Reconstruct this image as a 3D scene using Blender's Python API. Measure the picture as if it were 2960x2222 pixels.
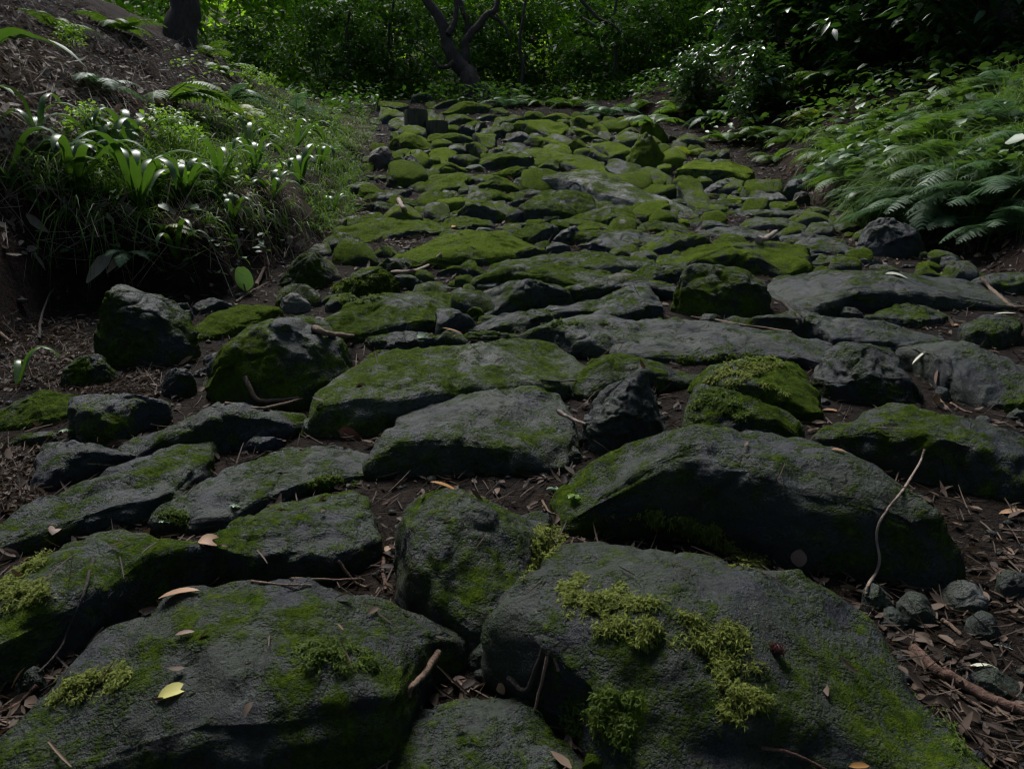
import bpy, math, numpy as np
from mathutils import Vector, noise as MN
from mathutils.bvhtree import BVHTree
for o in list(bpy.data.objects): bpy.data.objects.remove(o)
SC = bpy.context.scene
C = SC.collection
R = math.radians

# ------------------------------------------------------------------ camera
CAMZ, PITCH, FOC = 0.846, 10.0, 2323.0            # height (m), degrees down, focal length in photo pixels
cam = bpy.data.cameras.new('camera'); cam.sensor_width = 36; cam.lens = 36*FOC/2960
cam.clip_start = 0.02; cam.clip_end = 400
cam.dof.use_dof = True; cam.dof.focus_distance = 2.6; cam.dof.aperture_fstop = 16
camo = bpy.data.objects.new('camera', cam); C.objects.link(camo)
camo.location = (0, 0, CAMZ); camo.rotation_euler = (R(90-PITCH), 0, 0)
SC.camera = camo
# ------------------------------------------------------------------ light
SUN_EL, SUN_AZ = 58.0, -22.0                      # azimuth from +Y (ahead), clockwise
w = bpy.data.worlds.new('World'); SC.world = w; w.use_nodes = True
nt = w.node_tree; nt.nodes.clear()
sky = nt.nodes.new('ShaderNodeTexSky'); sky.sky_type = 'NISHITA'; sky.sun_disc = False
sky.sun_elevation = R(SUN_EL); sky.sun_rotation = R(SUN_AZ); sky.dust_density = 1.0; sky.air_density = 0.5
bg = nt.nodes.new('ShaderNodeBackground'); bg.inputs[1].default_value = 0.05
out = nt.nodes.new('ShaderNodeOutputWorld')
nt.links.new(sky.outputs[0], bg.inputs[0]); nt.links.new(bg.outputs[0], out.inputs[0])
sun = bpy.data.lights.new('sun', 'SUN'); sun.energy = 1.5; sun.angle = R(24); sun.color = (1.0, 0.99, 0.97)
suno = bpy.data.objects.new('sun', sun); C.objects.link(suno)
sd = Vector((math.sin(R(SUN_AZ))*math.cos(R(SUN_EL)), math.cos(R(SUN_AZ))*math.cos(R(SUN_EL)), math.sin(R(SUN_EL))))
suno.rotation_euler = sd.to_track_quat('Z', 'Y').to_euler()
vs = SC.view_settings; vs.view_transform = 'Standard'; vs.look = 'None'; vs.exposure = 1.58; vs.gamma = 1.0; vs.use_curve_mapping = False
cy = SC.cycles
cy.use_adaptive_sampling = True; cy.adaptive_threshold = .025; cy.adaptive_min_samples = 16
cy.use_denoising = True; cy.max_bounces = 4; cy.diffuse_bounces = 2; cy.glossy_bounces = 2; cy.transmission_bounces = 3
cy.transparent_max_bounces = 4; cy.caustics_reflective = False; cy.caustics_refractive = False
SC.render.film_transparent = False; cy.filter_width = 1.2

# ------------------------------------------------------------------ numeric helpers
rng = np.random.default_rng(7)
def ss(a, b, x):
    t = np.clip((np.asarray(x, float)-a)/(b-a), 0, 1); return t*t*(3-2*t)
_M = 0xffffffff
def _hash(i, j, k):
    h = (i.astype(np.int64)*374761393 + j.astype(np.int64)*668265263 + k.astype(np.int64)*2147483647) & _M
    h = ((h ^ (h >> 13))*1274126177) & _M
    h = ((h ^ (h >> 16))*2246822519) & _M
    return (h ^ (h >> 15)) & _M
def noise(P):
    """gradient noise, about -1..1, for an (n,3) array"""
    P = np.asarray(P, float); I = np.floor(P).astype(np.int64); F = P-I
    U = F*F*F*(F*(F*6-15)+10); r = np.zeros(len(P))
    for a in (0, 1):
        for b in (0, 1):
            for c in (0, 1):
                h = _hash(I[:, 0]+a, I[:, 1]+b, I[:, 2]+c)
                gx = ((h & 1023)/511.5-1); gy = (((h >> 10) & 1023)/511.5-1); gz = (((h >> 20) & 1023)/511.5-1)
                wgt = (U[:, 0] if a else 1-U[:, 0])*(U[:, 1] if b else 1-U[:, 1])*(U[:, 2] if c else 1-U[:, 2])
                r += wgt*(gx*(F[:, 0]-a)+gy*(F[:, 1]-b)+gz*(F[:, 2]-c))
    return r*1.35
def fbm(P, oct=4, gain=.5):
    P = np.asarray(P, float); r = 0; a = 1; s = 0
    for _ in range(oct):
        r = r+a*noise(P); s += a; a *= gain; P = P*2.03+17.3
    return r/s
def unit(v): return v/np.maximum(np.linalg.norm(v, axis=-1, keepdims=True), 1e-9)

# ------------------------------------------------------------------ photo pixels -> rays -> places
TILES = {1: (0, 0), 2: (980, 0), 3: (1960, 0), 4: (0, 740), 5: (980, 740), 6: (1960, 740), 7: (0, 1472), 8: (980, 1472), 9: (1960, 1472)}
def src(tile, pts):
    ox, oy = TILES[tile]; p = np.asarray(pts, float).reshape(-1, 2)/2.212
    return p+np.array([ox, oy])
_cp, _sp = math.cos(R(PITCH)), math.sin(R(PITCH))
def rays(uv):
    uv = np.asarray(uv, float).reshape(-1, 2)
    cx = (uv[:, 0]-1480)/FOC; c = (1111-uv[:, 1])/FOC
    return np.stack([cx, _cp+c*_sp, -_sp+c*_cp], 1)          # unit depth along the view axis
CAM = np.array([0, 0, CAMZ])
def hp(y):
    """height of the path bed along its length"""
    y = np.asarray(y, float); yc = np.minimum(y, 12.3)
    z = .19*yc+.0104*np.maximum(yc-5.6, 0)**2
    e = np.maximum(y-12.3, 0); e1 = np.minimum(e, 2)
    return z+.329*e1-(.289/4)*e1*e1+.04*np.maximum(e-2, 0)
_T = np.concatenate([np.linspace(.4, 6, 500), np.linspace(6.02, 40, 900)])
def cast(uv, height, dh=0.0):
    """first crossing of each pixel ray with the height function (+dh)"""
    D = rays(uv); n = len(D); dh = np.broadcast_to(np.asarray(dh, float), (n,))
    P = CAM+D[:, None, :]*_T[None, :, None]
    g = P[..., 2]-height(P[..., 0].ravel(), P[..., 1].ravel()).reshape(P.shape[:2])-dh[:, None]
    hit = g < 0; k = np.where(hit.any(1), hit.argmax(1), len(_T)-1); k = np.maximum(k, 1); r = np.arange(n)
    g0, g1 = g[r, k-1], g[r, k]; f = np.clip(g0/np.where(np.abs(g0-g1) < 1e-9, 1e-9, g0-g1), 0, 1)
    t = _T[k-1]+(_T[k]-_T[k-1])*f
    return CAM+D*t[:, None], t
hpath = lambda x, y: hp(y)
# the feet of the two banks, as points of the path bed
_L = cast([(0, 990), (226, 880), (480, 870), (670, 852), (790, 790), (920, 690), (985, 590), (1010, 530), (1050, 470), (1068, 420), (1075, 330), (1060, 265), (1020, 232)], hpath)[0]
_Rr = cast([(2960, 850), (2760, 745), (2560, 700), (2420, 633), (2350, 588), (2262, 510), (2185, 440), (2060, 400), (1960, 352), (1830, 322), (1600, 290)], hpath)[0]
_L = _L[np.argsort(_L[:, 1])]; _Rr = _Rr[np.argsort(_Rr[:, 1])]
_Ly = np.concatenate([[-30, 1.2], _L[:, 1], [_L[-1, 1]+3, 60]]); _Lx = np.concatenate([[-2.4, -2.1], _L[:, 0], [_L[-1, 0]-3.5, -40]])
_Ry = np.concatenate([[-30, 1.2], _Rr[:, 1], [16, 60]]); _Rx = np.concatenate([[2.9, 2.5], _Rr[:, 0], [_Rr[-1, 0]+.4, 6]])
def H(x, y):
    x = np.asarray(x, float); y = np.asarray(y, float)
    z = hp(y)
    P = np.stack([x*1.3, y*1.3, 0*x], -1).reshape(-1, 3)
    n1 = fbm(P, 3).reshape(x.shape); n2 = noise(P*5).reshape(x.shape)
    sl = np.interp(y, _Ly, _Lx)-x+.10*n1
    face = np.interp(y, [0, 2, 3, 5, 7, 10, 12], [.15, .25, .30, .28, .22, .12, 0])
    up = .52*np.maximum(sl-.16, 0); up = 5*np.tanh(up/5)
    fade = 1-ss(9.2, 12.2, y-.12*np.maximum(sl, 0))
    z = z+face*ss(-.03, .17, sl)+up*fade
    sr = x-np.interp(y, _Ry, _Rx)+.12*n1
    upr = .50*np.maximum(sr-.08, 0); upr = 5*np.tanh(upr/5)
    z = z+.07*ss(-.02, .2, sr)+upr*(1-.75*ss(11, 15, y))
    bank = np.maximum(ss(0, .5, sl), ss(0, .5, sr))
    z = z+(.11*n1+.035*n2)*bank+.012*n1*(1-bank)+.004*n2
    return z+np.maximum(y-27, 0)*.5+np.maximum(-6-y, 0)*.0
def at(tile, x, y, depth=None):
    """the place of one pixel: on the ground, or at a given distance ahead"""
    uv = src(tile, (x, y))
    if depth is None: return cast(uv, H)[0][0]
    return (CAM+rays(uv)*depth)[0]

# ------------------------------------------------------------------ meshes
class MB:
    def __init__(s): s.v = []; s.f = {3: [], 4: []}; s.n = 0; s.mi = []
    def add(s, V, F):
        V = np.asarray(V, float).reshape(-1, 3); F = np.asarray(F, int)
        s.v.append(V)
        if len(F): s.f[F.shape[1]].append(F+s.n)
        s.n += len(V); return s
    def mesh(s, name, mat, smooth=True):
        me = bpy.data.meshes.new(name)
        V = np.concatenate(s.v) if s.v else np.zeros((0, 3))
        q = np.concatenate(s.f[4]) if s.f[4] else np.zeros((0, 4), int)
        t = np.concatenate(s.f[3]) if s.f[3] else np.zeros((0, 3), int)
        me.vertices.add(len(V)); me.vertices.foreach_set('co', V.ravel())
        nl = q.size+t.size; me.loops.add(nl)
        me.loops.foreach_set('vertex_index', np.concatenate([q.ravel(), t.ravel()]).astype(np.int32))
        me.polygons.add(len(q)+len(t))
        me.polygons.foreach_set('loop_start', np.concatenate([np.arange(len(q))*4, q.size+np.arange(len(t))*3]).astype(np.int32))
        me.polygons.foreach_set('use_smooth', np.full(len(q)+len(t), smooth))
        me.update(calc_edges=True)
        if mat: me.materials.append(mat)
        return me
def link(name, me, parent=None, loc=None, rz=None, scale=None):
    o = bpy.data.objects.new(name, me); C.objects.link(o)
    if parent: o.parent = parent
    if loc is not None: o.location = loc
    if rz is not None: o.rotation_euler = (0, 0, rz) if np.isscalar(rz) else rz
    if scale is not None: o.scale = (scale,)*3 if np.isscalar(scale) else scale
    return o
def tag(o, label=None, cat=None, group=None, kind=None):
    if label: o['label'] = label
    if cat: o['category'] = cat
    if group: o['group'] = group
    if kind: o['kind'] = kind
    return o
def tube(mb, path, rad, n=8, cap=True, wob=0.0, seed=0):
    path = np.asarray(path, float); rad = np.broadcast_to(np.asarray(rad, float), (len(path),))
    T = unit(np.gradient(path, axis=0)); ref = np.array([.31, .85, .42])
    A = unit(np.cross(T, ref)); B = np.cross(T, A); a = np.linspace(0, 2*np.pi, n, endpoint=False)
    rr = rad[:, None]*np.ones(n)
    V = path[:, None]+rr[..., None]*(np.cos(a)[None, :, None]*A[:, None]+np.sin(a)[None, :, None]*B[:, None])
    if wob:
        d = fbm(V.reshape(-1, 3)*(2.2/max(rad.max(), .01))*.5+seed, 3).reshape(len(path), n)
        V = path[:, None]+(rr*(1+wob*d))[..., None]*(np.cos(a)[None, :, None]*A[:, None]+np.sin(a)[None, :, None]*B[:, None])
    k = len(path); i = np.arange(k-1)[:, None]*n; j = np.arange(n)[None]; j2 = (j+1) % n
    F = np.stack([i+j, i+j2, i+n+j2, i+n+j], -1).reshape(-1, 4)
    V = V.reshape(-1, 3); mb.add(V, F)
    if cap:
        for e, s in ((0, -1), (k-1, 1)):
            b = mb.n; ring = V[e*n:(e+1)*n]; c = path[e]+T[e]*rad[e]*.25*s
            mb.add(np.vstack([ring, c]), [[q, (q+1) % n, n] for q in range(n)])
    return mb
def smooth_path(P, k):
    """Catmull-Rom through points, k samples"""
    P = np.asarray(P, float); Q = np.vstack([2*P[0]-P[1], P, 2*P[-1]-P[-2]]); t = np.linspace(0, len(P)-1-1e-6, k)
    i = t.astype(int); f = (t-i)[:, None]; a, b, c, d = Q[i], Q[i+1], Q[i+2], Q[i+3]
    return .5*(2*b+(c-a)*f+(2*a-5*b+4*c-d)*f*f+(3*b-a-3*c+d)*f**3)
def closed_path(P, k):
    P = np.asarray(P, float); n = len(P)
    d = np.linalg.norm(np.roll(P, -1, 0)-P, axis=1); s = np.concatenate([[0], np.cumsum(d)])
    t = np.linspace(0, s[-1], k, endpoint=False); i = np.clip(np.searchsorted(s, t, 'right')-1, 0, n-1)
    f = ((t-s[i])/np.maximum(d[i], 1e-9))[:, None]
    a, b, c, e = P[(i-1) % n], P[i], P[(i+1) % n], P[(i+2) % n]
    cr = .5*(2*b+(c-a)*f+(2*a-5*b+4*c-e)*f*f+(3*b-a-3*c+e)*f**3)
    return .55*cr+.45*(b+(c-b)*f)
def ribbons(mb, base, d0, L, W, droop, seg=3, prof=None, cols=3, fold=.25, roll=None, up=None, twist=0):
    """n curved blades or leaves: start base, start direction d0, gravity bend droop, profile of the width"""
    base = np.asarray(base, float).reshape(-1, 3); n = len(base); d0 = unit(np.broadcast_to(d0, (n, 3)))
    L = np.broadcast_to(L, (n,)); W = np.broadcast_to(W, (n,)); droop = np.broadcast_to(droop, (n,))
    t = np.linspace(0, 1, seg+1)
    P = base[:, None]+d0[:, None]*(L[:, None]*t)[..., None]
    P[..., 2] -= (droop*L)[:, None]*t**2
    T = d0[:, None]*np.ones((1, seg+1, 1)); T[..., 2] = T[..., 2]-2*droop[:, None]*t; T = unit(T)
    ref = np.array([0, 0, 1.]) if up is None else up
    S = np.cross(T, np.broadcast_to(ref, T.shape) if np.ndim(ref) == 1 else ref[:, None]*np.ones((1, seg+1, 1)))
    bad = np.linalg.norm(S, axis=-1) < .05
    S = np.where(bad[..., None], np.array([1., 0, 0]), S); S = unit(S)
    if roll is not None:
        N0 = np.cross(S, T); r = (np.broadcast_to(roll, (n,))[:, None]+twist*t)[..., None]
        S = S*np.cos(r)+N0*np.sin(r)
    N = np.cross(S, T)
    wv = (prof(t) if prof else np.sin(np.pi*np.clip(t, .02, 1)**.8))[None]*W[:, None]/2
    if cols == 3:
        V = np.stack([P-S*wv[..., None]+N*(fold*wv)[..., None], P, P+S*wv[..., None]+N*(fold*wv)[..., None]], 2)
    else:
        V = np.stack([P-S*wv[..., None], P+S*wv[..., None]], 2)
    c = V.shape[2]; b = (np.arange(n)*(seg+1)*c)[:, None, None]; i = (np.arange(seg)*c)[None, :, None]; j = np.arange(c-1)[None, None]
    F = np.stack([b+i+j, b+i+j+1, b+i+c+j+1, b+i+c+j], -1).reshape(-1, 4)
    mb.add(V.reshape(-1, 3), F)
    return P

# ------------------------------------------------------------------ materials
def mat(name):
    m = bpy.data.materials.new(name); m.use_nodes = True; n = m.node_tree; n.nodes.clear()
    o = n.nodes.new('ShaderNodeOutputMaterial'); p = n.nodes.new('ShaderNodeBsdfPrincipled')
    n.links.new(p.outputs[0], o.inputs[0]); return m, n, p, o
def nd(n, t, **k):
    x = n.nodes.new(t)
    for a, b in k.items():
        if a.startswith('i_'):
            key = a[2:]; x.inputs[int(key) if key.isdigit() else key].default_value = b
        else: setattr(x, a, b)
    return x
def ramp(n, fac, stops, interp='LINEAR'):
    r = n.nodes.new('ShaderNodeValToRGB'); r.color_ramp.interpolation = interp; e = r.color_ramp.elements
    while len(e) < len(stops): e.new(.5)
    for k, (p, c) in enumerate(stops):
        e[k].position = p; e[k].color = (*c, 1) if len(c) == 3 else c
    n.links.new(fac, r.inputs[0]); return r.outputs[0]
def mix(n, fac, a, b, mode='MIX'):
    x = n.nodes.new('ShaderNodeMix'); x.data_type = 'RGBA'; x.blend_type = mode; x.clamp_factor = True
    for s, v in ((x.inputs[0], fac), (x.inputs[6], a), (x.inputs[7], b)):
        if hasattr(v, 'links'): n.links.new(v, s)
        elif np.isscalar(v): s.default_value = v
        else: s.default_value = (*v, 1)
    return x.outputs[2]
def mth(n, op, a, b=0.0, clamp=False):
    x = n.nodes.new('ShaderNodeMath'); x.operation = op; x.use_clamp = clamp
    for s, v in ((x.inputs[0], a), (x.inputs[1], b)):
        if hasattr(v, 'links'): n.links.new(v, s)
        else: s.default_value = v
    return x.outputs[0]
def tex(n, co, scale, detail=4, rough=.55, dist=0.0, typ='ShaderNodeTexNoise'):
    x = n.nodes.new(typ); x.inputs['Scale'].default_value = scale
    if typ == 'ShaderNodeTexNoise':
        x.inputs['Detail'].default_value = detail; x.inputs['Roughness'].default_value = rough; x.inputs['Distortion'].default_value = dist
    n.links.new(co, x.inputs['Vector']); return x.outputs[0]
def bump(n, p, h, strength, dist, prev=None):
    b = n.nodes.new('ShaderNodeBump'); b.inputs['Strength'].default_value = strength; b.inputs['Distance'].default_value = dist
    n.links.new(h, b.inputs['Height'])
    if prev: n.links.new(prev, b.inputs['Normal'])
    n.links.new(b.outputs[0], p.inputs['Normal']); return b.outputs[0]
def attr(n, name, typ='GEOMETRY'):
    a = n.nodes.new('ShaderNodeAttribute'); a.attribute_type = typ; a.attribute_name = name; return a.outputs['Fac']
def wpos(n): return n.nodes.new('ShaderNodeNewGeometry').outputs['Position']

def make_rock():
    m, n, p, o = mat('mossy_basalt'); co = wpos(n)
    big = tex(n, co, 5, 3, .6); mid = tex(n, co, 26, 4, .65); fine = tex(n, co, 150, 2, .7); vein = tex(n, co, 11, 4, .7, 1.2)
    pale = attr(n, 'pale', 'OBJECT'); tint = attr(n, 'tint', 'OBJECT')
    base = ramp(n, big, [(.28, (.0165, .0190, .0255)), (.5, (.031, .0350, .0435)), (.72, (.060, .0650, .076))])
    base = mix(n, .55, base, ramp(n, mid, [(.3, (.25, .25, .27)), (.5, (.7, .7, .72)), (.7, (1.15, 1.15, 1.15))]), 'MULTIPLY')
    base = mix(n, .6, base, ramp(n, tex(n, co, 210, 3, .8), [(.32, (.30, .30, .30)), (.5, (.95, .95, .95)), (.68, (1.6, 1.6, 1.6))]), 'MULTIPLY')
    base = mix(n, mth(n, 'MULTIPLY', pale, 1.0), base, ramp(n, mid, [(.3, (.07, .07, .068)), (.7, (.26, .26, .24))]))
    lich = mth(n, 'MULTIPLY', ramp(n, vein, [(.60, (0, 0, 0)), (.72, (1, 1, 1))]), mth(n, 'ADD', mth(n, 'MULTIPLY', pale, .8), .16))
    base = mix(n, lich, base, (.17, .185, .185))
    base = mix(n, tint, base, (.17, .115, .085))
    tn = attr(n, 'tone', 'OBJECT'); cmb = n.nodes.new('ShaderNodeCombineColor'); n.links.new(tn, cmb.inputs[0]); n.links.new(tn, cmb.inputs[1]); n.links.new(mth(n, 'ADD', mth(n, 'MULTIPLY', tn, .86), .14), cmb.inputs[2])
    base = mix(n, 1.0, base, cmb.outputs[0], 'MULTIPLY')
    spk = ramp(n, tex(n, co, 420, 1, .5), [(.74, (0, 0, 0)), (.79, (1, 1, 1))])
    base = mix(n, mth(n, 'MULTIPLY', spk, .30), base, (.25, .25, .24))
    vo = nd(n, 'ShaderNodeTexVoronoi'); vo.inputs['Scale'].default_value = 26; n.links.new(mix(n, .12, co, tex(n, co, 60, 2)), vo.inputs['Vector'])
    sep = n.nodes.new('ShaderNodeSeparateColor'); n.links.new(vo.outputs['Color'], sep.inputs[0])
    rnd = ramp(n, sep.outputs[0], [(.62, (0, 0, 0)), (.64, (1, 1, 1))]); spot = ramp(n, mth(n, 'ADD', vo.outputs['Distance'], mth(n, 'MULTIPLY', mth(n, 'SUBTRACT', fine, .5), .5)), [(.16, (1, 1, 1)), (.30, (0, 0, 0))])
    base = mix(n, mth(n, 'MULTIPLY', mth(n, 'MULTIPLY', rnd, spot), .34), base, (.13, .145, .14))
    # thin moss, grown where the mesh says so, with a ragged edge
    ms = mth(n, 'ADD', attr(n, 'moss'), mth(n, 'MULTIPLY', mth(n, 'SUBTRACT', mid, .5), 2.1))
    ms = mth(n, 'ADD', ms, mth(n, 'MULTIPLY', mth(n, 'SUBTRACT', fine, .5), 1.1))
    mf = ramp(n, ms, [(.24, (0, 0, 0)), (.52, (.55, .55, .55)), (.80, (1, 1, 1))])
    yel = attr(n, 'yellow', 'OBJECT')
    mc = ramp(n, tex(n, co, 60, 3, .7), [(.3, (.024, .046, .004)), (.5, (.060, .100, .006)), (.7, (.130, .185, .012))])
    mc = mix(n, .6, mc, ramp(n, vein, [(.3, (.35, .42, .3)), (.7, (1.25, 1.2, 1.2))]), 'MULTIPLY')
    mc = mix(n, mth(n, 'MULTIPLY', yel, 1.0, True), mc, ramp(n, fine, [(.3, (.090, .148, .012)), (.7, (.285, .385, .034))]))
    col = mix(n, mth(n, 'MULTIPLY', mf, .9), base, mc)
    film = mth(n, 'MULTIPLY', ramp(n, tex(n, co, 7, 4, .6), [(.38, (0, 0, 0)), (.64, (1, 1, 1))]), .6)
    col = mix(n, film, col, mix(n, .62, col, (.050, .074, .010)))
    n.links.new(col, p.inputs['Base Color'])
    rg = mth(n, 'ADD', mth(n, 'MULTIPLY', mf, .32), mth(n, 'ADD', mth(n, 'MULTIPLY', mid, .25), .46)); n.links.new(rg, p.inputs['Roughness'])
    n.links.new(mth(n, 'SUBTRACT', .34, mth(n, 'MULTIPLY', mf, .32)), p.inputs['Specular IOR Level'])
    b1 = bump(n, p, tex(n, co, 40, 6, .74), .85, .022)
    bump(n, p, mth(n, 'ADD', mth(n, 'MULTIPLY', tex(n, co, 260, 3, .75), mth(n, 'ADD', mth(n, 'MULTIPLY', mf, 2.2), .8)), mth(n, 'MULTIPLY', mf, 2.0)), .75, .005, b1)
    return m
M_ROCK = make_rock()
def make_soil(name, c0, c1, c2, bd=.03):
    m, n, p, o = mat(name); co = wpos(n)
    a = tex(n, co, 9, 4, .7); b = tex(n, co, 60, 3, .75)
    col = ramp(n, a, [(.3, c0), (.52, c1), (.75, c2)])
    col = mix(n, .8, col, ramp(n, b, [(.3, (.25, .22, .2)), (.6, (.9, .85, .8)), (.8, (1.5, 1.35, 1.2))]), 'MULTIPLY')
    n.links.new(col, p.inputs['Base Color']); p.inputs['Roughness'].default_value = .95; p.inputs['Specular IOR Level'].default_value = .15
    bump(n, p, tex(n, co, 45, 4, .8), 1.0, bd)
    return m
M_BED = make_soil('packed_humus', (.008, .006, .0045), (.020, .014, .010), (.045, .031, .022))
M_GROUND = make_soil('forest_soil', (.012, .008, .006), (.034, .019, .013), (.070, .038, .026))
def make_leaf(name, ca, cb, rough=.45, trans=.35, tcol=None, spec=.5, veins=False):
    m, n, p, o = mat(name); g = n.nodes.new('ShaderNodeNewGeometry'); ri = g.outputs['Random Per Island']
    col = ramp(n, ri, [(0, ca), (1, cb)])
    col = mix(n, .5, col, ramp(n, tex(n, g.outputs['Position'], 30, 3), [(.3, (.55, .55, .55)), (.7, (1.2, 1.2, 1.2))]), 'MULTIPLY')
    n.links.new(col, p.inputs['Base Color']); p.inputs['Roughness'].default_value = rough; p.inputs['Specular IOR Level'].default_value = spec
    if trans:
        t = n.nodes.new('ShaderNodeBsdfTranslucent')
        n.links.new(mix(n, .6, col, tcol or (.16, .30, .02)), t.inputs[0])
        x = n.nodes.new('ShaderNodeMixShader'); x.inputs[0].default_value = trans
        n.links.new(p.outputs[0], x.inputs[1]); n.links.new(t.outputs[0], x.inputs[2]); n.links.new(x.outputs[0], o.inputs[0])
    return m
def make_bark(name, c0, c1, s=20):
    m, n, p, o = mat(name); co = wpos(n)
    mp = n.nodes.new('ShaderNodeMapping'); mp.inputs['Scale'].default_value = (1, 1, .3); n.links.new(co, mp.inputs[0])
    a = tex(n, mp.outputs[0], s, 6, .7); n.links.new(ramp(n, a, [(.3, c0), (.7, c1)]), p.inputs['Base Color'])
    p.inputs['Roughness'].default_value = .85; bump(n, p, a, .8, .02); return m

# ------------------------------------------------------------------ ground and path bed
def axis(a0, a1, b0, b1, step, far):
    fine = np.arange(b0, b1, step); lo = b0-np.cumsum(step*1.16**np.arange(1, far)); hi = b1+np.cumsum(step*1.16**np.arange(1, far))
    v = np.concatenate([lo[::-1], fine, hi]); return v[(v > a0) & (v < a1)]
def sheet(xs, ys, zf, keep=None):
    X, Y = np.meshgrid(xs, ys); Z = zf(X, Y); V = np.stack([X, Y, Z], -1).reshape(-1, 3); nx = len(xs)
    i = (np.arange(len(ys)-1)*nx)[:, None]; j = np.arange(nx-1)[None]
    F = np.stack([i+j, i+j+1, i+nx+j+1, i+nx+j], -1).reshape(-1, 4)
    if keep is not None: F = F[keep(V[F].mean(1))]
    return MB().add(V, F)
gx = axis(-70, 70, -5.0, 5.4, .05, 60); gy = axis(-40, 110, .2, 13.5, .05, 60)
ground = link('ground', sheet(gx, gy, H).mesh('ground', M_GROUND)); tag(ground, kind='structure')
bed = sheet(np.arange(-3.4, 3.6, .05), np.arange(.25, 13.2, .05), lambda x, y: H(x, y)+.004,
            lambda c: (c[:, 0] > np.interp(c[:, 1], _Ly, _Lx)-.02) & (c[:, 0] < np.interp(c[:, 1], _Ry, _Rx)+.05))
path = link('stone_path', bed.mesh('stone_path', M_BED)); tag(path, kind='structure', label='old mossy stone-paved path climbing through the wood')

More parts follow.
